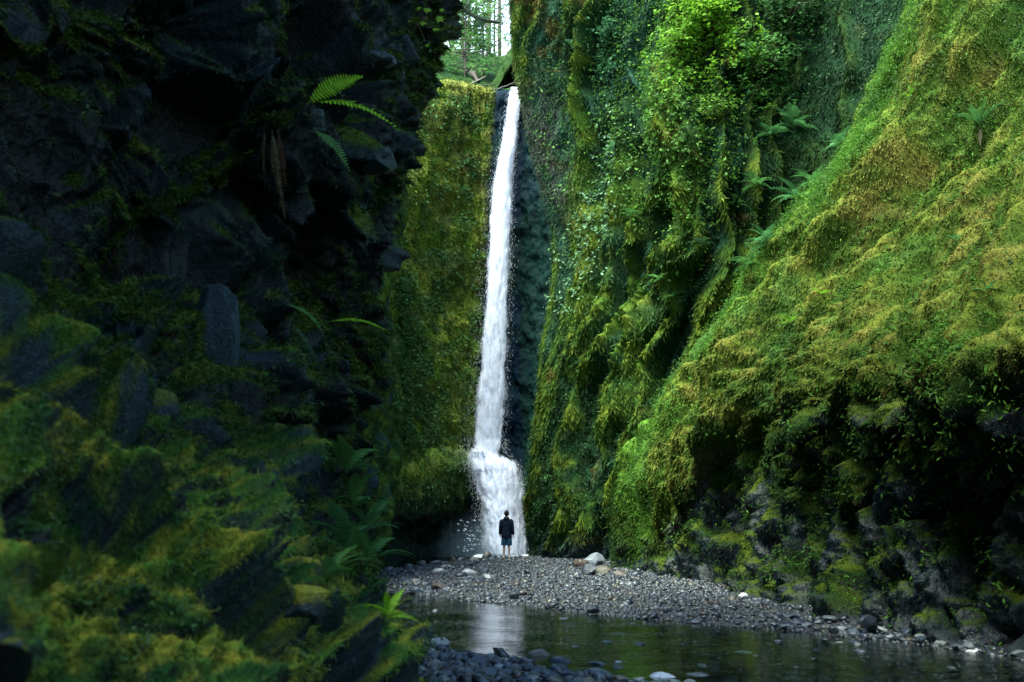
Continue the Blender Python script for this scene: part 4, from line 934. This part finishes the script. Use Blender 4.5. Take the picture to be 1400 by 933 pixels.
# small side cascade at the foot of the wall, left of the falls
sc2 = empty('side_cascade', G(634, 757, 0)); tag(sc2, 'thin broken trickle of white water on the rocks left of the foot of the falls', 'trickle'); s0 = np.array(sc2.location); Vs = []; Fs = []
for i in range(40):
    px = random.gauss(640, 9); py = random.choice([712, 718, 724, 731, 738, 746, 752]) + random.uniform(-2, 2); wd = random.uniform(.012, .035); q = W(px, py, 45.3) - s0; k0 = len(Vs)
    Vs += [q + np.array([-wd * 2.2, 0, 0]), q + np.array([0, -.04, -.012]), q + np.array([wd * 2.2, 0, -.03]), q + np.array([.1 * wd, -.02, .014])]; Fs.append((k0, k0 + 1, k0 + 2, k0 + 3))
o = mesh_py('trickle', Vs, Fs, M_spray, sc2); 

# ------------------------------------------------------------------ notch above the falls: hump, logs, trees
def notch():
    rows = []
    for py, e in [(30, 706), (62, 700), (78, 692), (95, 684), (110, 676), (122, 669), (130, 668)]:
        t_ = (py - 30) / 100
        rows.append([W(e + 30, py - 6, 62), W(e + 8, py, 56), W(e, py, 53.5), W(e + 5, py + 2, 52.4), W(e + 11, py + 3, 52.6) if py > 78 else W(e + 14, py + 3, 51.8), W(e + 18, py, 57) if py > 78 else W(e + 24, py + 5, 51.6), W(e + 44, py, 58 if py > 78 else 51.5), W(e + 80, py, 52)])
    cu = [4, 6, 12, 14, 14, 14, 6]; cv = [14, 12, 14, 14, 14, 8]; A = loft(rows, cu, cv); p = A.reshape(-1, 3)
    N = orient(gnormals(A), A, np.array([0, 0, 20.])); A = A + N * (fbm(p * 1.2, 4, 150) * .3).reshape(*A.shape[:2], 1)
    c2 = fbm(p * 1.5, 3, 151); iu = (grid_index(cu)[None] + np.zeros((A.shape[0], 1))).ravel()
    col = mixc(mixc((.014, .035, .008), (.022, .05, .012), sstep(-.2, .3, c2)), ROCK, sstep(3.6, 4.4, iu)); nv, nu, _ = A.shape
    finish_wall('mossy_hump_terrain', A, N, col.reshape(nv, nu, 3), np.full((nv, nu), .85), M_wall)
notch()
def log(p0, p1, r, label, seed, col=(.13, .11, .09), name='log'):
    rs = np.random.default_rng(seed); path = [np.array(p0) * (1 - t_) + np.array(p1) * t_ + rs.normal(0, r * .25, 3) for t_ in np.linspace(0, 1, 8)]
    V, Fc = tube(path, [r * (1 - .45 * i / 7) * rs.uniform(.9, 1.1) for i in range(8)], 9)
    for kx in range(3):
        b0 = path[2 + kx]; d = unit(rs.normal(0, 1, 3)); v, f = tube([b0, b0 + d * r * 2.2], [r * .22, r * .1], 5); V, Fc = merge([(V, Fc), (v, f)])
    c0 = np.array(p0); o = mesh_py(name, [np.array(v) - c0 for v in V], Fc, plain_mat(name + '_wood', col, .8, 8, .4, .02)); o.location = c0; tag(o, label, 'log')
log(W(641, 117, 49.0), W(664, 105, 50.2), .06, 'pale grey log lying aslant across the lip left of the falls', 1, (.13, .12, .11))
log(W(646, 98, 50.3), W(654, 113, 49.8), .16, 'dark broken stump leaning behind the logs at the lip', 2, (.035, .028, .024), 'stump')
log(W(646, 118, 49.4), W(676, 116, 50.0), .06, 'brown log wedged low behind the pale one at the lip', 3, (.05, .045, .035))
log(W(671, 126, 48.5), W(707, 112, 49.6), .05, 'thin straight log slanting in front of the dark hollow above the falls', 4, (.07, .07, .06))
M_bark = plain_mat('trunk_bark', (.075, .065, .05), .85, 6, .4, .05)
def tree(px, Y, h, r, nl, label, ca, cb, crown0=.3, width=2.2, lean=0, group='trees beyond the falls', name='conifer'):
    base = W(px, lerp_tab(RIM, px) - 2 - 1.3 * (Y - 50) , Y); t = empty(name, base); tag(t, label, 'tree', group)
    pts = [np.array([lean * s_ * s_, .1 * math.sin(s_ * 5), h * s_]) for s_ in np.linspace(0, 1, 9)]; pts[0][2] = -1.5
    v, f = tube(pts, [r * (1 - .85 * s_) for s_ in np.linspace(0, 1, 9)], 8); mesh_py('trunk', v, f, M_bark, t)
    br = []; cen = []
    for i in range(34):
        s_ = crown0 + (1 - crown0) * i / 34; a = random.uniform(0, 2 * pi); L = width * (1.15 - s_) * random.uniform(.7, 1.2); b0 = np.array([lean * s_ * s_, 0, h * s_]); e = b0 + np.array([math.cos(a) * L, math.sin(a) * L, -.15 * L + random.uniform(-.2, .3)])
        br.append(tube([b0, (b0 + e) / 2 + np.array([0, 0, .1 * L]), e], [.05, .03, .01], 4)); cen += [b0 * .5 + e * .5, e * .8 + b0 * .2, e]
    v, f = merge(br); mesh_py('limbs', v, f, M_bark, t)
    nl = int(nl * 1.2); cen = np.array(cen)[RNG.choice(len(cen), nl)] + RNG.normal(0, .28, (nl, 3)) * np.array([1.3, 1.3, .6])
    leaf_object('crown', [leaves_arrays(cen, np.tile([[0, 0, 1.]], (nl, 1)), 7, .16, .17, mixc(ca, cb, RNG.uniform(0, 1, nl)), 1.0, .5)], None, t)
c1_, c2_ = (.12, .22, .08), (.30, .44, .22)  # crown greens, lightened in colour to stand in for haze
tree(632, 66, 17, .16, 260, 'leafy green tree at the left of the gap beyond the falls', c1_, c2_, .05, 2.4, 0, None, 'leafy_tree')
tree(650, 74, 22, .14, 170, 'slender tree in the middle of the gap with bright sky around its stem', c1_, c2_, .3, 2.6, .6, None)
tree(668, 80, 24, .26, 160, 'stout tree trunk standing against the white sky in the gap', c1_, c2_, .35, 3.0, 0, None)
tree(683, 84, 25, .2, 150, 'bare lower trunk beside the ribbed cliff top in the gap', c1_, c2_, .45, 3.0, -.5, None)
tree(641, 90, 26, .16, 150, 'distant thin tree left of centre in the gap', c1_, c2_, .4, 2.8, 0, None)
tree(618, 78, 24, .25, 300, 'dark green tree half hidden by the overhanging cliff in the gap', (.03, .09, .035), (.07, .17, .06), .1, 3.0, 0, None, 'leafy_tree')
tree(660, 60, 7, .10, 380, 'low leafy sapling just behind the logs at the lip', c1_, (.15, .30, .10), .02, 2.0, 0, None, 'leafy_tree')
tree(636, 57, 5.5, .10, 380, 'bushy sapling at the left of the logs above the golden wall', (.04, .13, .04), (.11, .26, .07), .0, 1.8, 0, None, 'leafy_tree')
tree(676, 68, 11, .09, 200, 'small pale green tree behind the mossy hump', c1_, (.16, .30, .13), .1, 1.8, 0, None, 'leafy_tree')
# dark mossy limb reaching across the sky
t = empty('mossy_limb', W(612, 20, 56)); tag(t, 'dark mossy dead limb slanting across the sky in the gap', 'branch'); q0 = np.array(t.location)
v, f = merge([tube([W(600, 12, 56) - q0, W(636, 14, 56) - q0, W(652, 24, 56) - q0, W(668, 29, 56) - q0, W(684, 31, 56) - q0], [.20, .17, .16, .12, .05], 7), tube([W(650, 22, 56) - q0, W(658, 32, 56) - q0, W(661, 41, 56) - q0], [.12, .09, .03], 6), tube([W(640, 17, 56) - q0, W(640, 4, 56) - q0, W(645, -6, 56) - q0], [.1, .07, .05], 6)])
mesh_py('limb', v, f, plain_mat('mossy_bark', (.03, .045, .03), .9, 8, .5, .04), t)
cc = np.array([W(px, py, 56) - q0 for px, py in [(636, 13), (644, 18), (652, 24), (660, 27), (668, 30), (676, 31), (684, 31), (657, 34)]])[RNG.choice(8, 90)] + RNG.normal(0, .16, (90, 3))
leaf_object('foliage', [leaves_arrays(cc, np.tile([[0, 0, 1.]], (90, 1)), 5, .1, .14, np.tile((.03, .07, .035), (90, 1)))], None, t)
print('notch', round(time.time() - T0, 1))

# ------------------------------------------------------------------ person
def skin(name, V, E, R, mat, parent=None, sub=2):
    me = bpy.data.meshes.new(name); me.from_pydata(V, E, []); o = bpy.data.objects.new(name, me); COL.objects.link(o)
    sm_ = o.modifiers.new('s', 'SKIN'); sm_.use_smooth_shade = True; ss_ = o.modifiers.new('d', 'SUBSURF'); ss_.levels = sub; ss_.render_levels = sub
    if not me.skin_vertices: me.skin_vertices.new()
    for i, r in enumerate(R): me.skin_vertices[0].data[i].radius = r if isinstance(r, tuple) else (r, r)
    for i in range(len(V)): me.skin_vertices[0].data[i].use_root = (i == 0)
    dg = bpy.context.evaluated_depsgraph_get(); dg.update(); m2_ = bpy.data.meshes.new_from_object(o.evaluated_get(dg)); o.modifiers.clear(); o.data = m2_; m2_.materials.clear(); m2_.materials.append(mat); m2_.name = name
    for p_ in m2_.polygons: p_.use_smooth = True
    if parent: o.parent = parent
    return o
M_skin = plain_mat('skin', (.42, .24, .16), .5, 20, .1, .001); M_jkt = plain_mat('jacket_cloth', (.004, .008, .017), .75, 14, .3, .008, spec=.05); M_short = plain_mat('shorts_cloth', (.010, .038, .075), .8, 14, .3, .006, spec=.1); M_hair = plain_mat('hair', (.010, .009, .010), .7, 60, .4, .004, spec=.05); M_shoe = plain_mat('shoe', (.30, .31, .33), .6, 20, .3, .003)
V = [(0, 0, .98), (0, 0, 1.12), (0, 0, 1.28), (0, -.01, 1.43), (0, 0, 1.53), (0, .015, 1.60), (0, .02, 1.68), (0, .01, 1.735)]; E = [(i, i + 1) for i in range(7)]; R = [(.15, .11), (.135, .10), (.16, .105), (.15, .085), .05, .062, .082, .06]
def add(p_, par, r): V.append(p_); R.append(r); E.append((par, len(V) - 1)); return len(V) - 1
for s_ in (-1, 1):
    a = add((s_ * .17, -.01, 1.43), 3, .06); a = add((s_ * .225, -.03, 1.18), a, .043); a = add((s_ * .25, .02, .94), a, .030); h_ = add((s_ * .255, .035, .87), a, (.028, .036))
    for kf, (dy_, ln_) in enumerate([(-.026, .065), (-.009, .08), (.009, .085), (.026, .075)]):
        f1_ = add((s_ * .258, .035 + dy_, .83), h_, .009); f2_ = add((s_ * .25, .045 + dy_, .83 - ln_ * .55), f1_, .008); add((s_ * .238, .05 + dy_, .83 - ln_), f2_, .006)
    t1 = add((s_ * .24, .075, .86), h_, .011); add((s_ * .228, .09, .82), t1, .008)
    a = add((s_ * .09, 0, .90), 0, .085); a = add((s_ * .095, .0, .70), a, .072); a = add((s_ * .095, .01, .50), a, .050); a = add((s_ * .098, -.025, .36), a, .053); a = add((s_ * .10, -.005, .12), a, .030); a = add((s_ * .105, -.01, .045), a, .036); add((s_ * .115, .14, .03), a, (.035, .02))
pq = G(692.5, 763, .2); gz = float(ground_z(pq[0], pq[1]))
person = skin('person', V, E, R, M_skin, None, 2); tag(person, 'person seen from behind in a dark jacket and blue shorts, standing before the waterfall', 'person')
# ears and nose on the head belong to the same body mesh
import bmesh
bm = bmesh.new(); bm.from_mesh(person.data)
for (c0, sc0) in [((-.083, .02, 1.665), (.012, .022, .03)), ((.083, .02, 1.665), (.012, .022, .03)), ((0, .108, 1.665), (.014, .02, .024))]:
    bmesh.ops.create_uvsphere(bm, u_segments=8, v_segments=6, radius=1, matrix=Matrix.Translation(c0) @ Matrix.Diagonal((*sc0, 1)))
bm.to_mesh(person.data); bm.free()
def rings(name, secs, mat, parent, n=20, cap=True):
    Vv = []; Ff = []
    for (cx, cy, cz, rx_, ry_) in secs:
        for j in range(n):
            a = 2 * pi * j / n; wob = 1 + .03 * math.sin(5 * a + cz * 40); ex = .8
            Vv.append((cx + rx_ * wob * math.copysign(abs(math.cos(a)) ** ex, math.cos(a)), cy + ry_ * wob * math.copysign(abs(math.sin(a)) ** ex, math.sin(a)), cz))
    for i in range(len(secs) - 1):
        for j in range(n): Ff.append((i * n + j, i * n + (j + 1) % n, (i + 1) * n + (j + 1) % n, (i + 1) * n + j))
    return Vv, Ff
torso = rings('j', [(0, 0, .76, .185, .135), (0, 0, .79, .205, .145), (0, 0, .92, .20, .14), (0, 0, 1.08, .185, .13), (0, 0, 1.25, .205, .135), (0, -.01, 1.38, .215, .125), (0, -.01, 1.45, .185, .105), (0, -.005, 1.495, .12, .085), (0, 0, 1.53, .075, .075)], None, None)
hood = rings('h', [(0, -.06, 1.42, .09, .05), (0, -.075, 1.46, .115, .07), (0, -.07, 1.51, .11, .075), (0, -.045, 1.55, .09, .07), (0, -.02, 1.565, .07, .06)], None, None, 14)
slv = []
for s_ in (-1, 1):
    pth = [(s_ * .14, -.01, 1.44), (s_ * .20, -.015, 1.38), (s_ * .228, -.03, 1.18), (s_ * .248, .0, 1.03), (s_ * .255, .025, .91)]; slv.append(tube(pth, [.075, .082, .068, .058, .052], 12))
v, f = merge([torso, hood] + slv); mesh_py('jacket', v, f, M_jkt, person)
sh = [rings('s', [(s_ * .10, 0, .49, .105, .105), (s_ * .10, 0, .52, .108, .108), (s_ * .095, 0, .70, .11, .12), (s_ * .08, 0, .95, .10, .12)], None, None, 14) for s_ in (-1, 1)]
v, f = merge(sh); mesh_py('shorts', v, f, M_short, person)
V_, F_ = ICO2; v = V_ * np.array([.098, .112, .115]) + np.array([0, -.005, 1.70]); v = v[:]; keepf = [tuple(int(i) for i in q) for q in F_ if not ((v[q][:, 1].mean() > .055) and (v[q][:, 2].mean() < 1.73))]
mesh_py('hair', [tuple(x) for x in v], keepf, M_hair, person)
for s_ in (-1, 1):
    v = V_ * np.array([.05, .14, .05]) + np.array([s_ * .108, .055, .045]); v[:, 2] = np.maximum(v[:, 2], .0); mesh_py('shoe', [tuple(x) for x in v], [tuple(int(i) for i in q) for q in F_], M_shoe, person)
person.location = (pq[0], pq[1], gz + .03); person.rotation_euler = (0, 0, math.radians(-7))
V_, F_ = ICO4; q = G(672, 757, .0); vm = V_ * np.array([2.6, 1.3, 2.2]); vm = vm[:] * (1 + .12 * fbm(V_ * 1.5, 2, 160)[:, None]); vm[:, 2] = np.maximum(vm[:, 2], -.0)
k = NT('mist'); pv = k.n('ShaderNodeVolumePrincipled'); pv.inputs['Color'].default_value = (.5, .8, 1, 1); tcm = k.n('ShaderNodeTexCoord').outputs['Object']; mpm = k.n('ShaderNodeMapping'); mpm.inputs['Scale'].default_value = (1 / 2.7, 1 / 1.4, 1 / 2.3); k.l(tcm, mpm.inputs[0]); lnm = k.n('ShaderNodeVectorMath', operation='LENGTH'); k.l(mpm.outputs[0], lnm.inputs[0]); k.l(maprange(k, lnm.outputs['Value'], .05, .95, .2, 0), pv.inputs['Density']); k.l(pv.outputs[0], k.out.inputs['Volume'])
mi = mesh_np('mist', vm, F_, k.m); mi.location = (q[0], 43.6, .05); tag(mi, 'thin pale spray mist hanging round the foot of the falls', 'mist', kind='stuff')
print('person', round(time.time() - T0, 1))
# ------------------------------------------------------------------ world, sun, view
w = bpy.data.worlds.new('World'); scene.world = w; w.use_nodes = True
nt = w.node_tree; nt.nodes.clear(); sk = nt.nodes.new('ShaderNodeTexSky'); sk.sky_type = 'NISHITA'; sk.sun_disc = False
SUN_EL, SUN_AZ = math.radians(62), math.radians(-134)      # azimuth measured from +Y towards +X: the light comes over the left wall
sk.sun_elevation = SUN_EL; sk.sun_rotation = SUN_AZ; sk.air_density = 1; sk.dust_density = .6; sk.ozone_density = 3
bg = nt.nodes.new('ShaderNodeBackground'); bg.inputs['Strength'].default_value = .12; ow = nt.nodes.new('ShaderNodeOutputWorld')
tcw_ = nt.nodes.new('ShaderNodeTexCoord'); sx_ = nt.nodes.new('ShaderNodeSeparateXYZ'); nt.links.new(tcw_.outputs['Generated'], sx_.inputs[0])
mr_ = nt.nodes.new('ShaderNodeMapRange'); nt.links.new(sx_.outputs['Z'], mr_.inputs['Value']); mr_.inputs['From Min'].default_value = .35; mr_.inputs['From Max'].default_value = .75; mr_.inputs['To Min'].default_value = .85; mr_.inputs['To Max'].default_value = 0
mxw = nt.nodes.new('ShaderNodeMix'); mxw.data_type = 'RGBA'; nt.links.new(mr_.outputs[0], mxw.inputs['Factor']); nt.links.new(sk.outputs[0], mxw.inputs['A']); mxw.inputs['B'].default_value = (6.5, 6.0, 6.0, 1)   # thin bright cloud low in the sky
tn_ = nt.nodes.new('ShaderNodeVectorMath'); tn_.operation = 'MULTIPLY'; tn_.inputs[1].default_value = (.74, .98, 1.06); nt.links.new(mxw.outputs['Result'], tn_.inputs[0]); nt.links.new(tn_.outputs[0], bg.inputs[0]); nt.links.new(bg.outputs[0], ow.inputs[0])
sd = bpy.data.lights.new('sun', 'SUN'); sd.energy = 4.2; sd.angle = math.radians(38); sd.color = (.96, .98, .82)
so = bpy.data.objects.new('sun', sd); COL.objects.link(so)
dirv = Vector((math.sin(SUN_AZ) * math.cos(SUN_EL), math.cos(SUN_AZ) * math.cos(SUN_EL), math.sin(SUN_EL)))
so.rotation_euler = dirv.to_track_quat('Z', 'Y').to_euler(); so.location = dirv * 60
scene.view_settings.view_transform = 'Standard'; scene.view_settings.look = 'None'; scene.view_settings.gamma = 1; scene.view_settings.exposure = 2.5
scene.cycles.max_bounces = 6; scene.cycles.diffuse_bounces = 3; scene.cycles.glossy_bounces = 3; scene.cycles.transparent_max_bounces = 24; scene.cycles.transmission_bounces = 3
scene.cycles.use_denoising = True; scene.cycles.caustics_reflective = False; scene.cycles.caustics_refractive = False; scene.cycles.sample_clamp_indirect = 5
print('built', round(time.time() - T0, 1))
